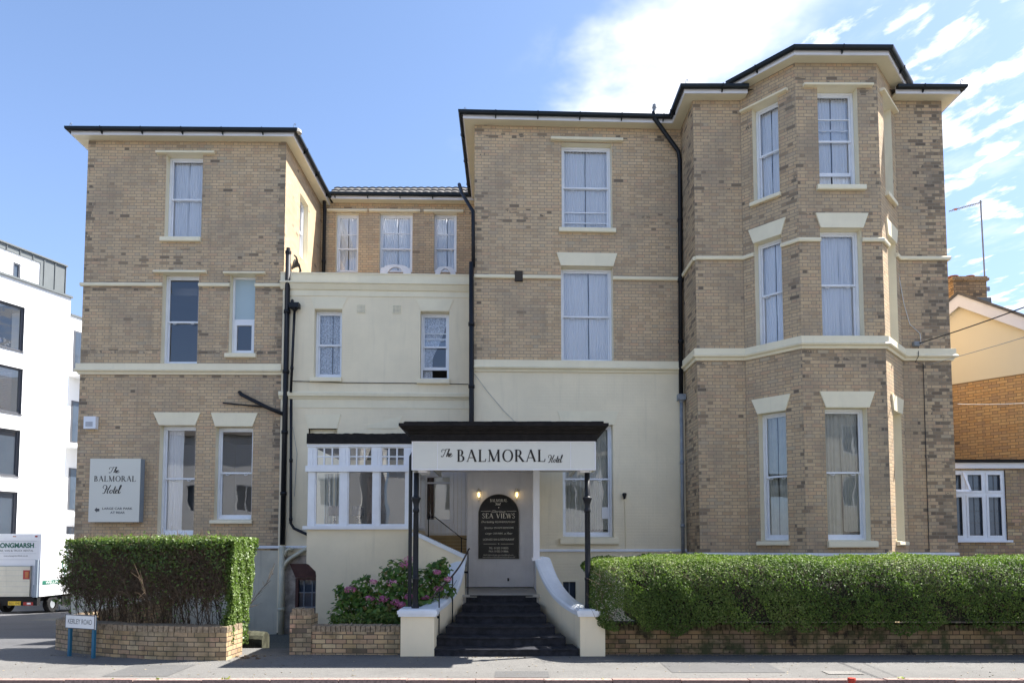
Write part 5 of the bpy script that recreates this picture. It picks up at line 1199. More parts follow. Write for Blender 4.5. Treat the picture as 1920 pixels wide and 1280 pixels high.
# left wall: from the side road round to its right-hand end, then a short return
lw_pts = [(-8.45, 18.0), (-8.25, 14.5), (-7.98, 12.5)] + arc_pts() + [(-4.40, 10.72), (-4.37, 11.28)]
lw_pts = [p_ for i, p_ in enumerate(lw_pts) if i == 0 or (Vector(p_) - Vector(lw_pts[i - 1])).length > .02]
lowwall('garden_wall', 'curved low brick wall under the left hedge behind the street nameplate', lw_pts, .55, M_lw, M_lcap, .24, -.6)
W2 = lowwall('garden_wall', 'short low brick wall with a stepped end pier in front of the hydrangea', [(-3.57, 11.28), (-1.78, 11.22)], .50, M_lw, M_lcap)
mb = MB(); mb.box(-3.585, -3.235, 11.24, 11.62, -.1, .66); mb.build('end_pier', M_lw, W2, uvoff=(.03, 0))
mb = MB(); rr = random.Random(2)
for k in range(4): mb.box(-3.555 + k * .078, -3.485 + k * .078, 11.25, 11.47, .66, .765 + rr.uniform(-.006, .006))
mb.box(-3.585, -3.50, 11.245, 11.46, .66, .70); mb.build('pier_coping', M_lcap, W2)
lowwall('garden_wall', 'long mossy low brick wall running under the right hedge', [(1.56, 11.28), (6, 11.24), (11, 11.20), (16, 11.18)], .52, M_lwR, paint('mossy_coping_brick', (.12, .10, .06), .95, .6, 14, .4, .2, 0, .6))
mb = MB(); mb.box(-4.1, -3.9, 11.3, 13.6, -1.2, .03)
st_ = MB(); rr = random.Random(5)
vs = []; n_ = 10
for i in range(n_ + 1):
    for j in range(9):
        a = math.pi * j / 8; x_ = -4.98 + .60 * i / n_; r_ = .20 + rr.uniform(-.012, .012); hh = .10 + .19 * math.sin(a) - .04 * (i / n_); vs.append((x_, 12.4 - r_ * math.cos(a) , (hh if 0 < j < 8 else -.2) + rr.uniform(-.01, .01)))
st_.add(vs, [(i * 9 + j, (i + 1) * 9 + j, (i + 1) * 9 + j + 1, i * 9 + j + 1) for i in range(n_) for j in range(8)] + [tuple(range(n_ * 9, n_ * 9 + 9))])
tag(st_.build('stub_wall', paint('mossy_dark_render', (.055, .055, .038), .95, .5, 6, .4, .1, 0, .9), smooth=False), 'rounded stub of weathered rendered wall beside the left hedge', 'wall')
# rubble at the wall foot
rb = MB(); rr = random.Random(8)
for k in range(26):
    x_, y_ = -4.30 + rr.uniform(-.05, .40), 11.0 + rr.uniform(-.16, .12); s_ = rr.uniform(.008, .035); rb.hexa([(x_ + rr.uniform(-1, 1) * s_ * .3 + a * s_, y_ + b * s_, .01) for a, b in ((-1, -1), (1, -1), (1, 1), (-1, 1))] + [(x_ + a * s_ * .6, y_ + b * s_ * .7, .015 + s_ * rr.uniform(.5, 1.2)) for a, b in ((-1, -1), (1, -1), (1, 1), (-1, 1))])
o = rb.build('rubble', M_bark); o['kind'] = 'stuff'
# grit, dead leaves and litter gathered at the wall feet and scattered over the footway
rb = MB(); rr = random.Random(21)
for k in range(900):
    x_ = rr.uniform(-7.5, 13); near = rr.random() < .6
    y_ = (11.2 - abs(rr.gauss(0, .06)) if near else rr.uniform(9.4, 11.1)); y_ = min(y_, 10.98) if -1.8 < x_ < 1.6 else y_
    if x_ < -4.3: y_ = min(y_, 10.70 + 1.05 * max(0, (-4.4 - x_) / 3.35) ** 2.2 - .03) if near or x_ < -4.3 else y_
    s_ = rr.uniform(.004, .014); a_ = rr.uniform(0, 3.1); z_ = .012 * (y_ - KY) + .006
    q4 = [(x_ + s_ * math.cos(a_ + b) * (1.6 if i % 2 else .8), y_ + s_ * math.sin(a_ + b) * (1.6 if i % 2 else .8), z_ + rr.uniform(.001, .008)) for i, b in enumerate((0, 1.57, 3.14, 4.71))]
    rb.add(q4 + [(x_, y_, z_ - .004)], [(0, 1, 2, 3), (0, 4, 1), (1, 4, 2), (2, 4, 3), (3, 4, 0)])
o = rb.build('leaf_litter', paint('pale_dry_litter', (.30, .25, .17), .9, .5, 30, .3)); o['kind'] = 'stuff'

# ================================================================ FOLIAGE
def leafcloud(name, m, P, Nrm, size, parent, aspect=1.7, tintbias=None, jitter=.9, droop=0.0):
    """many single leaves: P (n,3) points, Nrm (n,3) facing; each a folded rhombus"""
    n = len(P); nr = Nrm + rng.normal(0, jitter, (n, 3)); nr /= np.linalg.norm(nr, axis=1, keepdims=True)
    a = np.cross(nr, rng.normal(0, 1, (n, 3))); a /= np.linalg.norm(a, axis=1, keepdims=True); b = np.cross(nr, a)
    s = (size * rng.uniform(.6, 1.35, n))[:, None]; la = a * s * aspect / 2; lb = b * s / 2
    V = np.empty((n, 4, 3)); V[:, 0] = P - la; V[:, 1] = P - lb + nr * s * .12; V[:, 2] = P + la; V[:, 3] = P + lb + nr * s * .12
    V = V.reshape(-1, 3); org = V.min(0); org[:2] = (V.min(0)[:2] + V.max(0)[:2]) / 2
    me = bpy.data.meshes.new(name); me.vertices.add(4 * n); me.vertices.foreach_set('co', (V - org).ravel())
    me.loops.add(4 * n); me.loops.foreach_set('vertex_index', np.arange(4 * n)); me.polygons.add(n)
    me.polygons.foreach_set('loop_start', np.arange(n) * 4); me.polygons.foreach_set('loop_total', np.full(n, 4)); me.update(calc_edges=True)
    at = me.attributes.new('tint', 'FLOAT_VECTOR', 'POINT'); tv = rng.uniform(0, 1, n)
    if tintbias is not None: tv = np.clip(tv * .6 + tintbias, 0, 1)
    d = np.zeros((n, 4, 3)); d[:, :, 0] = tv[:, None]; at.data.foreach_set('vector', d.ravel())
    me.materials.append(m); o = bpy.data.objects.new(name, me); col.objects.link(o); place(o, Vector(org), parent); return o
def twigs(name, m, A, B, r, parent):
    """many thin three sided stems"""
    n = len(A); D = B - A; D /= np.linalg.norm(D, axis=1, keepdims=True) + 1e-9
    x = np.cross(D, np.array([.3, .5, .8])); x /= np.linalg.norm(x, axis=1, keepdims=True); y = np.cross(D, x); V = np.empty((n, 6, 3))
    r = np.broadcast_to(r, (n,))[:, None]
    for k in range(3):
        c, s_ = math.cos(k * 2.094), math.sin(k * 2.094); V[:, k] = A + (x * c + y * s_) * r; V[:, 3 + k] = B + (x * c + y * s_) * r * .7
    V = V.reshape(-1, 3); F = []
    base = np.arange(n)[:, None] * 6; q_ = np.array([[0, 1, 4, 3], [1, 2, 5, 4], [2, 0, 3, 5]]); F = (base[:, None, :] + q_[None]).reshape(-1, 4)
    org = V.min(0); me = bpy.data.meshes.new(name); me.from_pydata((V - org).tolist(), [], F.tolist()); me.update(); me.materials.append(m)
    o = bpy.data.objects.new(name, me); col.objects.link(o); place(o, Vector(org), parent); return o
def lump(x, y, z, s=1.0):
    return (np.sin(x * 3.1 * s + 1.3 * np.sin(y * 2.3 * s + z)) + np.sin(z * 4.7 * s + x * 1.9 * s) + np.sin(x * 7.3 * s + z * 5.1 * s + y * 3)) / 3
# ---- right hedge: rounded left end, bulging front, long flat top
hd = thing('privet_hedge', 'long clipped dark green hedge with a rounded left end above the right wall', 'hedge', (7, 11.8, .5))
HX0, HX1, HY0, HY1, HZ0, HZ1 = 1.27, 16.0, 10.80, 12.45, .56, 1.57
def hedgeR(n, shell=0.0):
    # parameterise perimeter of the cross-section: front bottom -> front top -> back
    u = rng.uniform(0, 1, n); X = HX0 + (HX1 - HX0) * rng.uniform(0, 1, n) ** 1.25
    return u, X
n = 150000; u = rng.uniform(0, 1, n); X = HX0 + (HX1 - HX0) * rng.uniform(0, 1, n) ** 1.35
per_f = .90; per_r = .80; per_t = .75; tot = per_f + per_r + per_t; s_ = u * tot
Y = np.zeros(n); Z = np.zeros(n); NY = np.zeros(n); NZ = np.zeros(n)
rad = .50
f = s_ < per_f - .2; h = s_[f] / (per_f - .2); Z[f] = HZ0 + (HZ1 - rad - HZ0) * h; Y[f] = HY0 + .10 * (1 - np.sin(h * 1.9)) ; NY[f] = -1; NZ[f] = .1
r_ = (s_ >= per_f - .2) & (s_ < per_f - .2 + per_r); a = (s_[r_] - per_f + .2) / per_r * math.pi / 2; Y[r_] = HY0 + rad - rad * np.cos(a); Z[r_] = HZ1 - rad + rad * np.sin(a); NY[r_] = -np.cos(a); NZ[r_] = np.sin(a)
t_ = s_ >= per_f - .2 + per_r; q_ = (s_[t_] - per_f + .2 - per_r) / (tot - per_f + .2 - per_r); Y[t_] = HY0 + rad + q_ * (HY1 - HY0 - rad); Z[t_] = HZ1 + .05 * q_; NY[t_] = 0; NZ[t_] = 1
# rounded left end: pull corners in
ex = np.clip((X - HX0) / .55, 0, 1); rnd = 1 - np.sqrt(np.clip(1 - (1 - ex) ** 2, 0, 1)); Y += rnd * .62 * (1 - (Y - HY0) / (HY1 - HY0) * 1.6); Z -= rnd * .22 * np.clip((Z - HZ0) / 1.1, 0, 1)
NX = -(1 - ex) * 1.5
lm = lump(X, Y, Z) * .045 + lump(X, Y, Z, 2.7) * .02; dep = np.abs(rng.normal(0, .045, n)) - .015
Pn = np.stack([NX, NY, NZ], 1); Pn /= np.linalg.norm(Pn, axis=1, keepdims=True)
P = np.stack([X, Y, Z], 1) + Pn * (lm - dep)[:, None]
P[:, 2] -= np.clip(.95 - Z, 0, 1) * .40 * np.clip(.55 + .9 * lump(X * 1.7, 0, 0), 0, 1.2)
yel = np.clip(1 - np.abs(X - 1.75) / .55, 0, 1) * .25
bare = np.clip((lump(X, 0, Z * 1.3, 1.15) - .30) * 2.6, 0, .8) * (NY < -.7) * (Z < 1.25) + .55 * (np.abs(X - 5.05 - .15 * np.sin(Z * 9)) < .05) * (NY < -.7)
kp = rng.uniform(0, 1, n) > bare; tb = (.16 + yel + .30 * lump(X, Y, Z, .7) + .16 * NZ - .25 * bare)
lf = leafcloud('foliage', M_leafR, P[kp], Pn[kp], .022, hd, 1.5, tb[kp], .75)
tip = 5000; X = HX0 + .1 + (HX1 - HX0) * rng.uniform(0, 1, tip); Z = HZ1 + np.abs(rng.normal(0, .035, tip)); Y = rng.uniform(HY0 + .12, HY1, tip); P = np.stack([X, Y, Z - .02 + lump(X, Y, Z) * .04], 1)
leafcloud('shoot_tips', M_leafR, P, np.tile([0, -.2, 1.0], (tip, 1)), .022, hd, 1.9, np.full(tip, .35), 1.0)
mb = MB(); mb.sweep([(HX0 + .75, HY0 + .20), (HX1 - .05, HY0 + .20)], [(-1.1, HZ0 + .03), (0, HZ0 + .03), (0.06, HZ0 + .4), (0, HZ1 - .42), (-.2, HZ1 - .20), (-.45, HZ1 - .09), (-1.1, HZ1 - .06)]); mb.build('shade_core', paint('dark_core_shade', (.022, .024, .013), .95, .4, 14, .2), hd)  # added solid core, coloured dark as the hedge's inner shade, blocks light
A = []; 
n = 2600; X = rng.uniform(HX0 + .1, HX1, n); Y = rng.uniform(HY0 + .05, HY0 + .2, n); Z = rng.uniform(HZ0, HZ1 - .2, n); A = np.stack([X, Y, Z], 1); B = A + np.stack([rng.normal(0, .08, n), rng.normal(-.04, .05, n), rng.uniform(.05, .2, n)], 1); twigs('twigs', M_bark, A, B, .0035, hd)
# ---- left hedge: bare twiggy front, leafy top and right-hand end
hl = thing('privet_hedge', 'tall twiggy hedge with bright green top and right end above the curved wall', 'hedge', (-6.2, 11.8, .5))
def lfront(x): 
    t_ = np.clip((x + 7.75) / 3.35, 0, 1); return 10.78 + 1.02 * (1 - t_) ** 2.2
LX0, LX1, LZ1 = -7.58, -4.47, 1.90
def leftend(z): return LX1 + .03 * np.sin(np.clip((z - .5) / 1.4, 0, 1) * 2.6)
# top
n = 17000; X = rng.uniform(LX0 + .25, LX1 + .05, n); D_ = rng.uniform(0, 1.3, n); Y = lfront(X) + D_; Z = LZ1 + .02 * lump(X * 2, Y, 0) - np.clip(.08 - D_, 0, .1) * 1.0 - np.abs(rng.normal(0, .05, n)) + .03
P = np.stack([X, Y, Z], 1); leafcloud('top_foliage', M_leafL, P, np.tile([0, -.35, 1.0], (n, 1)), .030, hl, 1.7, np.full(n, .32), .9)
n = 420; X = rng.uniform(LX0 + .3, LX1, n); Y = lfront(X) + rng.uniform(.05, .8, n); A = np.stack([X, Y, np.full(n, LZ1 - .02)], 1); hgt = rng.uniform(.02, .09, n) * (1 + .8 * (rng.uniform(0, 1, n) > .92)); B = A + np.stack([rng.normal(0, .02, n), rng.normal(0, .02, n), hgt], 1)
twigs('shoots', M_bark, A, B, .002, hl); K_ = np.repeat(np.arange(n), 5); f_ = rng.uniform(.2, 1.1, len(K_))[:, None]; P = A[K_] + (B[K_] - A[K_]) * f_; leafcloud('shoot_leaves', M_leafL, P, np.tile([0, -.6, .6], (len(K_), 1)), .027, hl, 1.8, np.full(len(K_), .4), .8)
# upper front fringe thinning downward
n = 12500; X = rng.uniform(LX0, LX1, n); q_ = rng.exponential(.26, n); Z = LZ1 - q_; ok = (Z > .6); X, Z = X[ok], Z[ok]; Y = lfront(X) + rng.uniform(-.04, .12, len(X)) + .04 * lump(X, 0, Z, 2)
keep = rng.uniform(0, 1, len(X)) < np.clip(.42 + .5 * lump(X, 0, Z, 1.4) + (Z > 1.75) * .6, .06, 1); X, Y, Z = X[keep], Y[keep], Z[keep]
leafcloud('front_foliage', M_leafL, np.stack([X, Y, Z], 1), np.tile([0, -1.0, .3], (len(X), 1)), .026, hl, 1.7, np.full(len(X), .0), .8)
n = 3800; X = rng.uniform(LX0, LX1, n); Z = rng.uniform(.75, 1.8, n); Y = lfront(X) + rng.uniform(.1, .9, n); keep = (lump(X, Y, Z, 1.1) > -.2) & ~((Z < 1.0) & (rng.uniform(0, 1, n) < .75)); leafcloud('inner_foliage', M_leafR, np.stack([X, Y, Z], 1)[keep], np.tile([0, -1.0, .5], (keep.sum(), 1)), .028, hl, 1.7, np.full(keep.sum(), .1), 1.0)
# right end
n = 20000; Z = .48 + (LZ1 - .48) * rng.uniform(0, 1, n); D_ = rng.uniform(-.02, 1.1, n) * (.62 + .38 * (Z - .4) / 1.5); X = leftend(Z) + .06 + .04 * lump(D_ * 2, 0, Z, 1.6) - np.abs(rng.normal(0, .05, n)) + .02; Y = 10.80 + D_
ov = (D_ > .05) & (D_ < .7) & (Z < .56); Z = np.where(ov, Z - rng.uniform(0, .30, n), Z); P = np.stack([X, Y, Z], 1)
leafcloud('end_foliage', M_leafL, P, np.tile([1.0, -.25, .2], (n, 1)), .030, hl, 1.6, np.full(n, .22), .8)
# loose sprays off the left end
n = 34; A = np.stack([np.full(n, LX0 + .08), 11.75 + rng.uniform(-.1, .5, n), rng.uniform(.75, 1.7, n)], 1); B = A + np.stack([-rng.uniform(.1, .38, n), rng.normal(0, .08, n), rng.uniform(-.05, .22, n)], 1); twigs('loose_sprays', M_bark, A, B, .004, hl)
K_ = np.repeat(np.arange(n), 26); f_ = rng.uniform(.1, 1.1, len(K_))[:, None]; P = A[K_] + (B[K_] - A[K_]) * f_ + rng.normal(0, .028, (len(K_), 3)); leafcloud('spray_leaves', M_leafL, P, np.tile([-.5, -.8, .4], (len(K_), 1)), .034, hl, 1.7, np.full(len(K_), .15), .8)
# stems: fan out from the wall head
nst = 46; A = []; B = []; Rr_ = []
sx_ = np.linspace(LX0 + .12, LX1 - .12, nst) + rng.normal(0, .03, nst)
for x_ in sx_:
    y_ = float(lfront(np.array(x_))) + rng.uniform(.2, .6); p_ = np.array([x_, y_, .30]); 
    for br_ in range(rng.integers(2, 5)):
        q0 = p_.copy(); d = np.array([rng.normal(0, .30), rng.normal(-.08, .16), 1.0]); r0_ = rng.uniform(.005, .011)
        for s_ in range(7):
            d = d + rng.normal(0, .16, 3); d[2] = abs(d[2]) + .25; d /= np.linalg.norm(d); q1 = q0 + d * .21
            if q1[2] > 1.42: break
            A.append(q0); B.append(q1); Rr_.append(r0_); r0_ *= .84
            for tw in range(5 if s_ > 1 else 1):
                dd = d * .5 + rng.normal(0, .5, 3); dd[1] -= .2; e_ = q1 + dd * rng.uniform(.08, .2); A.append(q1 - (q1 - q0) * rng.uniform(0, 1)); B.append(e_); Rr_.append(.0035)
            q0 = q1
twigs('stems', M_bark, np.array(A), np.array(B), np.array(Rr_), hl)
n = 8000; X = rng.uniform(LX0, LX1, n); Z = rng.uniform(.95, 1.86, n); Y = lfront(X) + np.abs(rng.normal(.05, .08, n)); A = np.stack([X, Y, Z], 1); B = A + np.stack([rng.normal(0, .07, n), rng.normal(0, .05, n), rng.normal(.04, .09, n)], 1); twigs('fine_twigs', M_bark, A, B, .0028, hl)
n = 11000; X = rng.uniform(LX0 + .1, LX1 - .1, n); Z = .85 + .98 * rng.uniform(0, 1, n) ** .7; Y = lfront(X) + rng.uniform(.2, 1.1, n); A = np.stack([X, Y, Z], 1); B = A + np.stack([rng.normal(0, .08, n), rng.normal(0, .06, n), rng.normal(.03, .09, n)], 1); twigs('inner_twigs', M_bark, A, B, .0045, hl)
n = 9000; X = rng.uniform(LX0 + .1, LX1 - .1, n); Z = 1.0 + .85 * rng.uniform(0, 1, n) ** .7 + .1 * lump(X, 0, 0, 2); Y = lfront(X) + rng.uniform(.45, 1.1, n); ok = Z < LZ1 - .03; leafcloud('dead_leaves', leafmat('dry_brown_leaf', [(0, (.045, .035, .02)), (1, (.09, .07, .035))]), np.stack([X, Y, Z], 1)[ok], np.tile([0, -1.0, .3], (ok.sum(), 1)), .04, hl, 1.5)
mb = MB(); mb.sweep([(x_, float(lfront(np.array(x_))) + .22) for x_ in np.linspace(LX0 + .1, LX1 - .55, 8)], [(-1.5, -1.1), (-.0, -1.1), (-.0, .36), (-1.5, .30)]); struct(mb.build('planting_bed', M_soil))

# ---- hydrangea
hy = thing('hydrangea_bush', 'loose hydrangea bush with pink flower heads between the sunroom wall and the steps', 'bush', (-2.4, 12.0, .05))
blobs = [(-1.30, 12.55, 1.30, .26), (-1.55, 12.5, 1.05, .32), (-2.05, 12.45, 1.25, .30), (-2.05, 12.3, .95, .36), (-1.6, 12.2, .70, .36), (-2.45, 12.2, .75, .34), (-2.85, 12.1, .88, .22), (-2.95, 12.1, .62, .22), (-2.65, 12.2, 1.00, .22), (-2.25, 12.1, .52, .34), (-3.0, 12.1, 1.02, .10), (-1.85, 12.35, 1.42, .14), (-1.22, 12.6, 1.45, .12), (-1.12, 12.35, 1.0, .16), (-2.55, 12.3, 1.24, .07)]
rb_ = np.array([b_[3] for b_ in blobs]); pr = rb_ ** 2 / (rb_ ** 2).sum(); n = 2900; k_ = rng.choice(len(blobs), n, p=pr); C_ = np.array([b_[:3] for b_ in blobs])[k_]
d = rng.normal(0, 1, (n, 3)); d /= np.linalg.norm(d, axis=1, keepdims=True); d[:, 1] = -np.abs(d[:, 1]) * rng.choice([1, -1], n, p=[.8, .2]); P = C_ + d * (rb_[k_] * rng.uniform(.45, 1.08, n))[:, None]
ok = P[:, 2] > .2; nr_ = d[ok] * .6 + np.array([0, -.3, .7]); leafcloud('leaves', M_leafH, P[ok], nr_, .064, hy, 1.7, None, .5)
n = 1500; P = np.stack([rng.uniform(-3.1, -1.75, n), rng.uniform(11.6, 12.3, n), rng.uniform(.30, .68, n)], 1); P[:, 2] -= .12 * np.abs(P[:, 0] + 2.2); leafcloud('low_leaves', M_leafR, P, np.tile([0, -.5, .7], (n, 1)), .035, hy, 2.6, np.full(n, .25), .7)
A = []; B = []
for b_ in blobs:
    for q_ in range(5):
        e_ = np.array(b_[:3]) + rng.normal(0, b_[3] * .4, 3); s0 = np.array([-2.1 + (b_[0] + 2.1) * .4 + rng.normal(0, .1), 12.15, .05]); m_ = (s0 + e_) / 2 + rng.normal(0, .04, 3); A += [s0, m_]; B += [m_, e_]
twigs('stems', M_bark, np.array(A), np.array(B), .006, hy)
heads = [(656, 1105), (741, 1128), (766, 1118), (754, 1132), (720, 1122), (797, 1104 + 15), (820, 1072), (840, 1085), (768, 1048), (822, 1103), (748, 1134), (712, 1133), (693, 1121), (661, 1102), (700, 1090), (760, 1058), (735, 1092)]
rr = random.Random(1)
for i, (px, py) in enumerate(heads):
    c = atY(px, py, 11.98 + rr.uniform(-.1, .15)); r0_ = rr.uniform(.05, .085); n = 80; d = rng.normal(0, 1, (n, 3)); d /= np.linalg.norm(d, axis=1, keepdims=True); d[:, 1] = -np.abs(d[:, 1]); P = np.array(c) + d * r0_ * np.array([1.25, .7, .7])
    leafcloud('flower_head', M_petal, P, d, .028, hy, 1.1, np.full(n, rr.choice((0, .1, .35))), .35)
# small plants rooted in the kerb and wall foot
for i, (px, py, Y_, s_) in enumerate(((1128, 1279, 9.28, .045), (1690, 1278, 9.28, .06), (425, 1276, 9.28, .05), (297, 1277, 9.28, .045), (208, 1279, 9.28, .04), (843, 1279, 9.25, .035))):
    c = atY(px, py, Y_); n = 26; P = np.array(c) + np.stack([rng.normal(0, s_ * .6, n), rng.normal(0, .012, n), np.abs(rng.normal(0, s_ * .5, n))], 1); o = leafcloud('weed', M_weed, P, np.tile([0, -.5, .8], (n, 1)), .022, None, 2.4)
    tag(o, 'small green weed growing from the kerb joint at the road edge', 'weed', 'weeds along the kerb')

# ================================================================ STREET NAMEPLATE
pa, pb = atY(122.5, 1160, 11.10), atY(178, 1165, 10.86)
pN = PL((pa.x, pa.y), (pb.x, pb.y)); zt = atY(124, 1150.5, 11.10).z; h_ = zt - atY(124, 1176.5, 11.10).z
npl = thing('street_nameplate', 'white street nameplate on two teal blue posts in front of the curved wall', 'street sign', pN.P(pN.len / 2, 0, 0))
g = MB(); pN.box(g, 0, pN.len, zt - h_, zt, 0, .02); pl_ = g.build('plate', M_plate, npl)
g = MB()
for a, b, c_, d_ in ((0, pN.len, zt - h_, zt - h_ + .012), (0, pN.len, zt - .012, zt), (0, .012, zt - h_ + .012, zt - .012), (pN.len - .012, pN.len, zt - h_ + .012, zt - .012)): pN.box(g, a, b, c_, d_, -.004, -.0005)
g.build('plate_border', M_greyink, pl_)
T = Lettering(pN, 0.0); T.sans('KERLEY ROAD', .065, pN.len - .065, zt - h_ * .66, h_ * .36, bold=.0); T.build(M_greyink, pl_, 'lettering')
for u_ in (.045, pN.len - .085): g = MB(); pN.box(g, u_, u_ + .05, -.1, zt - h_ + .002, .02, .06); pN.box(g, u_, u_ + .05, zt - h_ + .002, zt - .03, .0215, .06); g.build('post', M_blue, npl)
# red marker at the kerb
c = atY(1597, 1277, 9.12); mk = thing('kerb_marker', 'small faded red plastic marker at the road edge below the right hedge', 'marker post', (c.x, c.y, -.1))
g = MB(); g.lathe((c.x, c.y, -.1), [(.055, 0), (.055, .02), (.042, .03), (.040, .03 + c.z + .1)], 14); g.build('marker_body', M_redpost, mk)
g = MB(); g.lathe((c.x, c.y, c.z + .03), [(.050, -.02), (.052, .0), (.048, .02), (.02, .024)], 14); g.build('marker_cap', M_redpost, mk)

# ================================================================ BOX VAN
VY = 29.0; gz = ground_z(-18, VY) - .06
van = thing('box_van', 'white rental box van with a cream tail lift parked on the side road', 'van', (-20.4, VY, gz))
pV = PL((0, VY), (1, VY)); vx1 = pV.uz(76, 1060)[0]; vx0 = vx1 - 2.25; zt = pV.uz(40, 1000)[1]; zf = pV.uz(40, 1118)[1]
g = MB(); g.box(vx0, vx1, VY, VY + 4.6, zf, zt); body = g.build('box_body', M_vanwhite, van)
g = MB()
for a, b in ((vx0, vx0 + .06), (vx1 - .06, vx1)): g.box(a, b, VY - .02, VY, zf, zt)
g.box(vx0 + .06, vx1 - .06, VY - .019, VY, zt - .28, zt); g.box(vx1, vx1 + .012, VY - .02, VY + .12, zf, zt); g.box(vx1, vx1 + .010, VY + .12, VY + 4.6, zt - .06, zt); g.build('corner_trim', M_white, van)
g = MB()
for k in range(5): z_ = zt - .32 - k * .26; g.box(vx0 + .07, vx1 - .2, VY - .008, VY, z_, z_ + .008)
g.build('shutter_seam', M_signedge, van)
zl = pV.uz(40, 1061)[1]
g = MB(); g.box(vx0 + .05, pV.uz(60.5, 1060)[0], VY - .12, VY - .04, zf + .02, zl); tl = g.build('tail_lift', M_vancream, van)
g = MB()
for k in range(5): z_ = zf + .02 + (zl - zf) * (k + .8) / 5.6; g.box(vx0 + .05, pV.uz(60.5, 1060)[0], VY - .124, VY - .12, z_, z_ + .006)
g.box(vx0 + .05, pV.uz(62, 1060)[0], VY - .13, VY - .03, zl, zl + .02); g.build('panel_joint', M_signedge, tl)
g = MB(); a, b = pV.uz(68, 1080)[0], pV.uz(73, 1080)[0]; g.box(a, b, VY - .10, VY - .021, zf - .1, pV.uz(70, 1049)[1]); g.box(a - .1, a - .002, VY - .06, VY - .021, zf - .05, zf + .5); g.build('lift_arm', M_signedge, van)
def vr(px, d0=-.14, d1=-.122, m=M_redlens, name='lamp', **k):
    u0, u1, z0, z1 = pV.rect(*px); g = MB(); pV.box(g, u0, u1, z0, z1, d0, d1); return g.build(name, m, van, **k)
vr((47.5, 59.5, 1068, 1085), m=M_redlens, name='warning_lamp'); vr((52, 58, 1071, 1082), -.15, -.1405, M_amber, 'warning_lamp')
g = MB(); g.box(vx0 + .02, vx1 - .02, VY - .10, VY + .1, zf - .36, zf - .02); g.build('rear_bumper', M_rubber, van)
vr((19.5, 43, 1126, 1133.5), m=M_yellow, name='number_plate')
T = Lettering(pV, -.141); u0, u1, z0, z1 = pV.rect(19.5, 43, 1126, 1133.5, ); T.sans('BG11 YME', u0 + .04, u1 - .04, z0 + .04, z1 - z0 - .08); T.build(M_ink, van, 'plate_lettering')
vr((48, 66, 1127.5, 1134), name='tail_lamp'); vr((-3, 4, 1127.5, 1134), name='tail_lamp'); vr((55, 62, 1128.5, 1132), -.15, -.1405, M_plate, 'reversing_lamp')
vr((66.5, 71, 1003.5, 1006.5), -.03, -.02, M_redlens, 'marker_lamp'); vr((25, 31, 1004.5, 1006), -.03, -.0195, M_amber, 'marker_lamp')
T = Lettering(pV, -.02 + .0); T.d = -.004
sq = lambda x_, y_: pV.uz(x_, y_)
T.sans('LONGMARSH', sq(-5, 1020)[0], sq(64, 1020)[0], sq(30, 1026)[1], sq(30, 1017.5)[1] - sq(30, 1026)[1], bold=.012); T.build(M_green, body, 'lettering')
T = Lettering(pV, -.004); T.sans('CAR, VAN & TRUCK RENTAL', sq(-4, 1030)[0], sq(63, 1030)[0], sq(30, 1033.5)[1], .085); T.sans('www.longmarshltd.co.uk', sq(7, 1040)[0], sq(52.5, 1040)[0], sq(30, 1042.5)[1], .062); T.build(M_greyink, body, 'small_lettering')
pVs = PL((vx1 + .013, VY), (vx1 + .013, VY + 5)) 
g = MB(); ga, gb = VY + .14, VY + 4.5; z_ = pV.uz(80, 1096)[1]; g.box(vx1, vx1 + .011, ga, gb, z_, z_ + .17); g.build('green_stripe', M_green, body)
pSd = PL((vx1 + .012, VY), (vx1 + .012, VY + 5)); pSd.n = Vector((-1, 0))
T = Lettering(pSd, 0.0); T.sans('WELLINGBOROUGH', .35, 2.5, z_ + .03, .11); T.build(M_plate, body, 'side_lettering')
# leaping bird outline on the side, drawn with pen strokes
T = Lettering(pSd, 0.0); by = 1.35; bz = z_ + .75; S_ = .42
for pth in ([(.0, .6), (.5, .75), (.8, 1.0), (.7, 1.8), (.45, 2.3)], [(.8, 1.0), (1.1, 1.5), (1.9, 1.9), (2.4, 2.3)], [(2.4, 2.3), (2.2, 1.5), (1.7, .9), (1.2, .4)], [(1.2, .4), (.8, .1), (.6, -.6), (.4, -1.0)], [(.3, .6), (.1, .2), (.3, -.3), (.2, -.6)], [(.9, .9), (1.4, .9), (1.9, 1.3)]):
    T.stroke(pth, 0, by, bz, S_, 1.0, (.05, .16))
T.build(M_green, body, 'bird_emblem')
for y_, x_ in ((VY + 1.0, vx1 - .30), (VY + 1.0, vx0 + .05), (VY + 5.0, vx1 - .28)):
    g = MB(); n_ = 20; vs = []
    for r__, xo in ((.20, 0), (.34, 0), (.37, .03), (.37, .21), (.34, .24), (.20, .24)):
        for k in range(n_): a = 2 * math.pi * k / n_; vs.append((x_ + xo, y_ + r__ * math.cos(a), gz + .37 + r__ * math.sin(a)))
    g.add(vs, [(i * n_ + k, i * n_ + (k + 1) % n_, (i + 1) * n_ + (k + 1) % n_, (i + 1) * n_ + k) for i in range(5) for k in range(n_)]); w_ = g.build('wheel', M_rubber, van)
    g = MB(); g.tube([(x_ + .06, y_, gz + .37), (x_ + .19, y_, gz + .37)], .2, 14); g.build('rim', M_greypipe, w_)
g = MB(); g.box(vx0 + .25, vx1 - .25, VY + .1, VY + 6.2, zf - .22, zf); g.box(vx1 - .06, vx1 - .02, VY + 1.5, VY + 4.2, zf - .5, zf - .1); g.build('chassis', M_rubber, van)
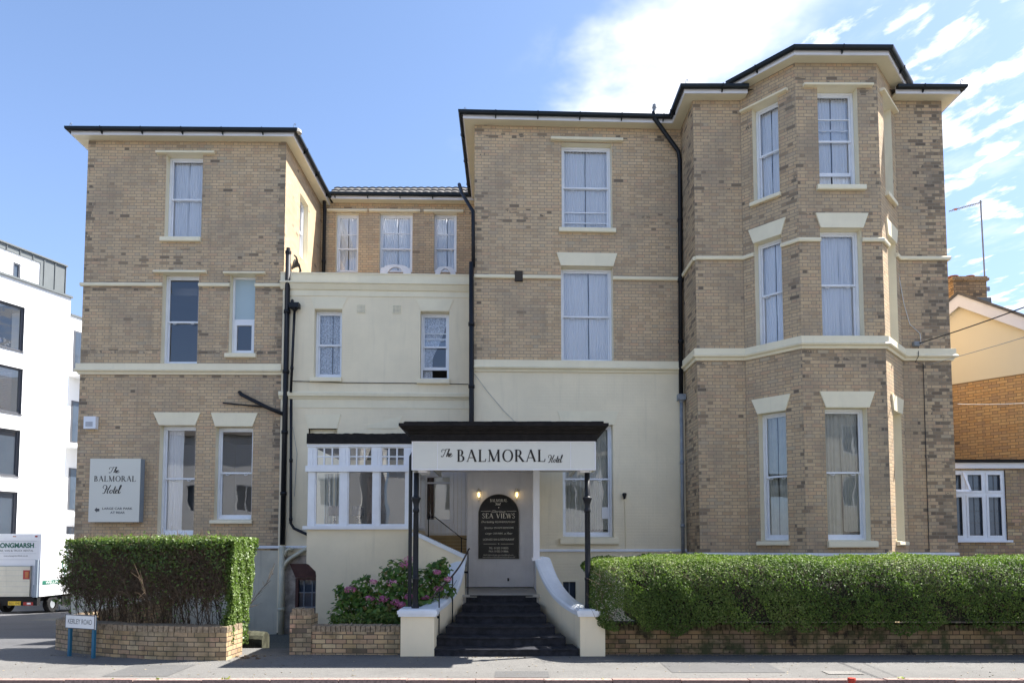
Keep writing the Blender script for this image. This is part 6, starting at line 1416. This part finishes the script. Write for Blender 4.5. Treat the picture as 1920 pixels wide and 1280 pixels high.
g = MB(); xa, xb = vx0 + .15, vx1 - .15; yy = VY + 4.75; prof = [(yy, gz + .45), (yy + 2.0, gz + .45), (yy + 2.05, gz + 1.1), (yy + 1.6, gz + 1.35), (yy + 1.0, gz + 2.2), (yy, gz + 2.3)]
g.prism([(xa, a, b) for a, b in prof], (xb - xa, 0, 0)); g.build('cab', M_vanwhite, van)

# ================================================================ WHITE APARTMENT BLOCK
A_ = Vector((-23.13, 31.0)); dr = Vector((.41, 1)).normalized(); Bp = Vector((-22.04, 33.66)); pA_ = PL(A_ - dr * 14, Bp)
apt = thing('apartment_block', 'smooth white modern apartment block with grey zinc penthouse beyond the side road', 'building', (Bp.x - 3, Bp.y, -2))
ztop = pA_.uz(60, 534)[1]; wins = []
for (rx_, y1_, y2_) in ((45, 576.5, 660), (41.5, 691.6, 776.8), (36.5, 806.7, 893), (31.5, 921.8, 1010)):
    u1 = pA_.uz(rx_, (y1_ + y2_) / 2)[0]; z1 = pA_.uz(rx_, y1_)[1]; z0 = pA_.uz(rx_, y2_)[1]; wins.append((u1 - 2.6, u1, z0, z1)); wins.append((u1 - 8.2, u1 - 5.4, z0, z1))
g = MB(); pA_.wall(g, 0, pA_.len, -4, ztop, wins); 
q0, q1 = pA_.P(pA_.len, 0), pA_.P(pA_.len, 0, 9); g.quad((q0.x, q0.y, -4), (q1.x, q1.y, -4), (q1.x, q1.y, ztop), (q0.x, q0.y, ztop))
g.quad(pA_.P(0, ztop - .1, 0), pA_.P(pA_.len, ztop - .1, 0), pA_.P(pA_.len, ztop - .1, 12), pA_.P(0, ztop - .1, 12)); g.quad(pA_.P(0, -4, 12), pA_.P(pA_.len, -4, 12), pA_.P(pA_.len, ztop, 12), pA_.P(0, ztop, 12)); g.build('outer_wall', M_whitewall, apt)
g = MB(); pA_.box(g, -.1, pA_.len + .06, ztop, ztop + .10, -.08, .3); q_ = pA_.P(pA_.len + .06, 0, .3); pA_.box(g, pA_.len - .25, pA_.len + .06, ztop, ztop + .10, .301, 9); g.build('parapet_coping', M_zinc, apt)
for i, (u0, u1, z0, z1) in enumerate(wins):
    g = MB(); f_ = .08
    for a in ((u0, u0 + f_, z0, z1), (u1 - f_, u1, z0, z1), (u0 + f_, u1 - f_, z0, z0 + f_), (u0 + f_, u1 - f_, z1 - f_, z1)): pA_.box(g, *a, .10, .22)
    pA_.box(g, u0 - .04, u1 + .04, z0 - .03, z0, -.05, .2)
    for (a0, a1, b0_, b1_) in ((u0, u0, z0, z1), (u1, u1, z0, z1)): g.quad(pA_.P(a0, b0_, 0), pA_.P(a0, b0_, .2), pA_.P(a0, b1_, .2), pA_.P(a0, b1_, 0))
    g.quad(pA_.P(u0, z1, 0), pA_.P(u1, z1, 0), pA_.P(u1, z1, .2), pA_.P(u0, z1, .2))
    W = g.build('window', M_dkframe, apt); g = MB(); g.quad(pA_.P(u0, z0, .16), pA_.P(u1, z0, .16), pA_.P(u1, z1, .16), pA_.P(u0, z1, .16)); g.build('glass', M_glass if i in (0, 2) else M_dglass, W)
    if i == 2:
        g = MB()
        for k in range(24): z_ = z0 + .1 + (z1 - z0 - .2) * k / 24; pA_.box(g, u0 + .1, u1 - .3, z_, z_ + .06, .3, .32)
        g.build('blind', M_paper, W)
    if i == 0:
        g = MB(); pA_.box(g, u0, u1, z0, z1, .9, .95); g.build('room_wall', M_dglass, W)
        g = MB(); rr = random.Random(6)
        for k in range(40): c = pA_.P(u1 - .4 - rr.random() * 2, z0 + .1 + rr.random() * .35, .35); g.lathe(c, [(.01, 0), (.05, .04), (.01, .09)], 6)
        g.build('window_ledge_ornaments', M_white, W)
pp = PL(pA_.P(0, 0, 1.3), pA_.P(pA_.len, 0, 1.3)); pe = pp.uz(121, 540)[0]; pw = pp.uz(74, 520)[0]; pt = pp.uz(119, 499)[1]; sm = pp.uz(26, 500)
ww = (pp.uz(24, 508)[0], pp.uz(38.5, 508)[0], pp.uz(31, 527)[1], pp.uz(31, 493)[1]); zb_ = pp.uz(70, 491)[1]
g = MB(); pp.wall(g, 0, pw, ztop - .2, zb_, [ww]); g.build('penthouse_wall', M_whitewall, apt)
g = MB(); pp.box(g, 0, pw, zb_, pt, -.04, 1); pp.box(g, pw, pe, ztop - .2, pt, -.04, 8); 
k = 0; u_ = pe
while u_ > 0:
    pp.box(g, u_ - .015, u_ + .015, (ztop - .2 if u_ > pw else zb_), pt + .002, -.08, -.04); u_ -= .55 if u_ > pw else .62
g.build('zinc_cladding', M_zinc, apt); g = MB(); pp.box(g, -.1, pe + .08, pt, pt + .07, -.12, 8); g.build('zinc_roof_edge', M_zinc, apt)
g = MB(); u0, u1, z0, z1 = ww
for a in ((u0, u0 + .07, z0, z1), (u1 - .07, u1, z0, z1), (u0 + .07, u1 - .07, z0, z0 + .07), (u0 + .07, u1 - .07, z1 - .07, z1)): pp.box(g, *a, .02, .12)
W = g.build('window', M_dkframe, apt); g = MB(); g.quad(pp.P(u0, z0, .08), pp.P(u1, z0, .08), pp.P(u1, z1, .08), pp.P(u0, z1, .08)); g.build('glass', M_dglass, W)
# stepped-back rear wing with balconies
o2 = Vector((-22.63, 34.6)); p2 = PL(o2, o2 + dr * 8); z2t = p2.uz(140, 594)[1]
floors = [p2.uz(146, y_)[1] for y_ in (700, 832, 958)]
g = MB(); p2.wall(g, 0, 12, -4, z2t, []); g.quad(p2.P(0, z2t, 0), p2.P(12, z2t, 0), p2.P(12, z2t, 8), p2.P(0, z2t, 8)); g.build('outer_wall', M_whitewall, apt)
g = MB(); p2.box(g, 0, 12, z2t, z2t + .1, -.06, .3); g.build('parapet_coping', M_zinc, apt)
for i, zf_ in enumerate(floors + [floors[-1] - 3.0]):
    g = MB(); p2.box(g, .02, 11, zf_ - .28, zf_ - .06, -.8, 0); B_ = g.build('balcony', M_whitewall, apt)
    g = MB(); p2.box(g, .02, 11, zf_ - .058, zf_ + .02, -.83, -.77); 
    for k in range(6): p2.box(g, .04 + k * 1.1, .08 + k * 1.1, zf_ + .021, zf_ + 1.08, -.82, -.78)
    p2.box(g, .02, 11, zf_ + 1.081, zf_ + 1.12, -.83, -.77); g.build('balustrade', M_zinc, B_)
    g = MB(); g.quad(p2.P(.02, zf_, -.795), p2.P(11, zf_, -.795), p2.P(11, zf_ + 1.08, -.795), p2.P(.02, zf_ + 1.08, -.795)); g.build('balustrade_glass', M_glass, B_)
    for u_ in (.2, 2.2, 5.5):
        g = MB(); p2.box(g, u_, u_ + 1.3, zf_ + .03, zf_ + 2.2, -.03, .0); W = g.build('window', M_dkframe, apt); g = MB(); p2.box(g, u_ + .08, u_ + .62, zf_ + .1, zf_ + 2.12, -.04, -.031); p2.box(g, u_ + .68, u_ + 1.22, zf_ + .1, zf_ + 2.12, -.04, -.031); g.build('glass', M_dglass, W)

# ================================================================ NEIGHBOUR ON THE RIGHT
nb = thing('gabled_house', 'neighbouring house with warm cream gable over orange brick at the right edge', 'house', (12.5, 16.5, 0))
gd = Vector((.87, -1)).normalized(); go = Vector((12.0, 17.3)) - gd * 3.4; pG = PL(go, go + gd * 9)
zjoin = pG.uz(1850, 711)[1]; apx = pG.uz(1800, 556); rk = pG.uz(1920, 598); slope = (apx[1] - rk[1]) / (rk[0] - apx[0])
ua, ub = -.6, rk[0] + 2.2; hw = ub - apx[0]
g = MB(); pG.wall(g, 2 * apx[0] - ub, ub, 0, zjoin, []); g.build('brick_wall', brick('orange_brick', stops=[(0, (.42, .25, .11)), (.3, (.48, .30, .14)), (.6, (.50, .33, .16)), (.85, (.40, .25, .13)), (1, (.34, .23, .14))], mortar=(.27, .18, .10), dark=.02, stain=.15), nb)
zl_ = apx[1] - slope * hw
g = MB(); g.prism([pG.P(2 * apx[0] - ub, zjoin, .0), pG.P(ub, zjoin, .0), pG.P(ub, max(zjoin + .01, zl_), 0), pG.P(apx[0], apx[1] - .2, 0), pG.P(2 * apx[0] - ub, max(zjoin + .01, zl_), 0)], pG.P(0, 0, -.03) - pG.P(0, 0, 0)); g.build('rendered_gable', M_gablecream, nb)
rkw = .30; hw2 = hw + .2
def rake(z_off, w_, d0, d1, m, name):
    for sgn_ in (-1, 1):
        g = MB(); e_ = apx[0] + sgn_ * hw2; ze = apx[1] - slope * hw2
        pts = [pG.P(apx[0], apx[1] + z_off - w_, d0), pG.P(e_, ze + z_off - w_, d0), pG.P(e_, ze + z_off, d0), pG.P(apx[0], apx[1] + z_off, d0)]
        if sgn_ < 0: pts = pts[::-1]
        g.prism(pts, pG.P(0, 0, d1) - pG.P(0, 0, d0)); g.build(name, m, nb)
rake(.02, .32, -.16, -.12, M_fascia, 'bargeboard'); rake(.10, .08, -.20, 8, M_tile, 'roof'); rake(-.05, .03, -.12, 0, M_fascia, 'verge_soffit')
cc = pG.uz(1816, 545, 1.4); ch0 = pG.P(cc[0], 0, 1.2)
g = MB(); zc0, zc1 = apx[1] - .5, pG.uz(1816, 525, 1.2)[1]; g.box(ch0.x - .55, ch0.x + .35, ch0.y - .3, ch0.y + .4, zc0, zc1 - .12); g.box(ch0.x - .60, ch0.x + .40, ch0.y - .35, ch0.y + .45, zc1 - .12, zc1 - .05); g.box(ch0.x - .57, ch0.x + .37, ch0.y - .32, ch0.y + .42, zc1 - .05, zc1); chm = g.build('chimney', brick('chimney_brick', stops=[(0, (.26, .17, .09)), (.5, (.34, .23, .13)), (1, (.24, .17, .11))], mortar=(.14, .11, .08), dark=.9), nb)
for dx_ in (-.33, .12): g = MB(); g.lathe((ch0.x + dx_, ch0.y + .05, zc1), [(.13, 0), (.12, .08), (.14, .10), (.14, .13), (.10, .13)], 14); g.build('chimney_pot', M_terracotta, chm)
g = MB(); g.box(ch0.x - .2, ch0.x + .38, ch0.y - .42, ch0.y - .30, apx[1] - .05, apx[1] + .16); g.build('lead_flashing', M_zinc, nb)
# flat fronted single storey extension
EY = 15.6; pE = PL((R1.x, EY), (R1.x + 1, EY)); ez = pE.uz(1850, 878)[1]; ew = pE.rect(1788, 1887, 881, 1012); ew = (.03, *ew[1:])
g = MB(); pE.wall(g, 0, 6.5, 0, ez, [ew]); g.build('extension_wall', brick('extension_brick', stops=WST, mortar=(.25, .21, .17), dark=.04, tone=.85), nb, uvoff=(uo(pE), 0))
g = MB(); pE.box(g, -.05, 6.6, ez, ez + .13, -.06, .0); g.build('extension_fascia', M_fascia, nb); g = MB(); pE.box(g, -.05, 6.6, ez + .131, ez + .20, -.12, 1.4); g.build('extension_roof', M_lead, nb)
u0, u1, z0, z1 = ew; g = MB(); w_ = u1 - u0; zt_ = z0 + (z1 - z0) * .66
for a in ((u0, u0 + .06, z0, z1), (u1 - .06, u1, z0, z1), (u0 + .06, u1 - .06, z0, z0 + .06), (u0 + .06, u1 - .06, z1 - .06, z1), (u0 + .06, u1 - .06, zt_ - .03, zt_ + .03)): pE.box(g, *a, .03, .10)
for k in (1, 2): uu = u0 + w_ * k / 3; pE.box(g, uu - .03, uu + .03, z0 + .06, zt_ - .03, .03, .10); pE.box(g, uu - .03, uu + .03, zt_ + .03, z1 - .06, .03, .10)
pE.box(g, u0 - .05, u1 + .08, z0 - .05, z0, -.06, .1); W = g.build('window', M_white, nb)
g = MB()
for k in range(3):
    a0 = u0 + w_ * k / 3 + (.06 if k == 0 else .03); a1 = u0 + w_ * (k + 1) / 3 - (.06 if k == 2 else .03)
    for (b0_, b1_) in ((z0 + .06, zt_ - .03), (zt_ + .03, z1 - .06)):
        for a in ((a0, a0 + .045, b0_, b1_), (a1 - .045, a1, b0_, b1_), (a0 + .045, a1 - .045, b0_, b0_ + .045), (a0 + .045, a1 - .045, b1_ - .045, b1_)): pE.box(g, *a, .015, .03)
g.build('casement', M_white, W)
g = MB()
for k in range(9): uu = u0 + w_ * (k + .5) / 9; pE.box(g, uu - .003, uu + .003, z0, z1, .056, .062)
for k in range(6): zz_ = z0 + (z1 - z0) * (k + .5) / 6; pE.box(g, u0, u1, zz_ - .003, zz_ + .003, .0555, .0625)
g.build('leaded_light', M_greyink, W); g = MB(); g.quad(pE.P(u0, z0, .07), pE.P(u1, z0, .07), pE.P(u1, z1, .07), pE.P(u0, z1, .07)); g.build('glass', M_dglass, W)
# open top vent on the left
g = MB(); a0, a1, b0_, b1_ = u0 + .04, u0 + w_ / 3 - .03, zt_ + .03, z1 - .06
f4 = lambda u_, z_, d_: pE.P(u_, z_, d_)
for (ua_, ub_, za_, zb__) in ((a0, a1, b0_, b0_ + .05), (a0, a0 + .05, b0_, b1_), (a1 - .05, a1, b0_, b1_)):
    k0 = lambda z_: -.02 - .22 * (b1_ - z_) / (b1_ - b0_); g.hexa([f4(ua_, za_, k0(za_) - .03), f4(ub_, za_, k0(za_) - .03), f4(ub_, za_, k0(za_)), f4(ua_, za_, k0(za_)), f4(ua_, zb__, k0(zb__) - .03), f4(ub_, zb__, k0(zb__) - .03), f4(ub_, zb__, k0(zb__)), f4(ua_, zb__, k0(zb__))])
g.build('open_vent', M_white, W)
# television aerial on a tall mast fixed to the chimney
ay = ch0.y + .1; m0_, m1_ = atY(1848, 550, ay), atY(1838.5, 376, ay)
ae = thing('television_aerial', 'tall thin television aerial mast rising behind the neighbouring chimney', 'aerial', m0_)
g = MB(); g.tube([m0_, m1_], .022, 6); g.build('mast', M_greypipe, ae)
e0, e1 = atY(1842, 379, ay), atY(1779, 396, ay + .3); g = MB(); g.tube([e0, e1], .012, 5)
for k in range(12): c = e0.lerp(e1, (k + 1) / 13); g.tube([c + Vector((0, -.12, .0)), c + Vector((0, .12, 0))], .005, 4)
g.build('boom', M_greypipe, ae); g = MB(); c = e0.lerp(e1, .80); g.box(c.x - .035, c.x + .035, c.y - .02, c.y + .02, c.z - .02, c.z + .02); g.build('dipole_box', paint('orange_plastic', (.7, .22, .12), .5), ae)
g = MB(); c = m0_ + Vector((.03, 0, .12)); g.box(c.x - .08, c.x + .08, c.y - .02, c.y + .02, c.z - .05, c.z + .06); g.build('bracket', M_greypipe, ae)
# overhead service lines
def wire(label, a, b, sag, r, m):
    a, b = Vector(a), Vector(b); pts = [a.lerp(b, k / 24) + Vector((0, 0, -sag * 4 * (k / 24) * (1 - k / 24))) for k in range(25)]
    g = MB(); g.tube(pts, r, 5); o = g.build('overhead_cable', m); tag(o, label, 'cable')
a = PP(pR, 1724, 643, -.12); b = atY(1930, 567, 11.5); b = a + (b - a) * 1.6
wire('thick black service cable running from the hotel wall up past the gable', a, b, .05, .012, M_black)
a = PP(pR, 1741, 683, -.12); b = atY(1930, 626, 11.5); b = a + (b - a) * 1.6
wire('thin dark cable sagging below the thick black one across the cream gable', a, b, .03, .006, M_greypipe)
a = PP(pR, 1742, 682, -.10); a = atY(1796, 757, 15.6); b = atY(1930, 755, 14.2)
wire('thin white cable strung across the orange brick wall', a, b, .02, .006, M_cable_w)
# houses across the street behind the viewer: they bounce light and show in the glass
for i, (x0, x1, h, m) in enumerate(((-22, -8, 8.5, M_whitewall), (-6.5, 7.5, 7.2, M_whitewall), (9, 24, 9.5, paint('pale_stone_render', (.62, .58, .50), .8)))):
    op = thing('terrace_house', ('white rendered house across the street reflected in the left windows', 'low white house directly across the street', 'tall stone coloured house across the street on the right')[i], 'house', ((x0 + x1) / 2, -9, 0), 'houses across the street')
    pO = PL((x1, -8.5), (x0, -8.5)); hs = []
    for f_ in range(int(h // 3)):
        for k in range(int((x1 - x0) // 3)): hs.append((k * 3 + 1.0, k * 3 + 2.3, f_ * 3 + .9, f_ * 3 + 2.5))
    g = MB(); pO.wall(g, 0, x1 - x0, -.3, h, hs); g.quad((x0, -8.5, -.3), (x0, -16, -.3), (x0, -16, h), (x0, -8.5, h)); g.quad((x1, -8.5, -.3), (x1, -16, -.3), (x1, -16, h), (x1, -8.5, h)); g.build('outer_wall', m, op)
    for u0, u1, z0, z1 in hs:
        g = MB(); pO.box(g, u0, u1, z0, z0 + .07, .02, .10); pO.box(g, u0, u1, z1 - .07, z1, .02, .10); pO.box(g, u0, u0 + .07, z0 + .07, z1 - .07, .02, .10); pO.box(g, u1 - .07, u1, z0 + .07, z1 - .07, .02, .10); pO.box(g, (u0 + u1) / 2 - .03, (u0 + u1) / 2 + .03, z0 + .07, z1 - .07, .02, .10); W = g.build('window', M_white, op)
        g = MB(); g.quad(pO.P(u0, z0, .08), pO.P(u1, z0, .08), pO.P(u1, z1, .08), pO.P(u0, z1, .08)); g.build('glass', M_dglass, W)
    g = MB(); g.prism([(x0 - .4, -8.1, h), (x0 - .4, -16.2, h), (x0 - .4, -12, h + 2.4)], (x1 - x0 + .8, 0, 0)); g.build('roof', M_tile, op)
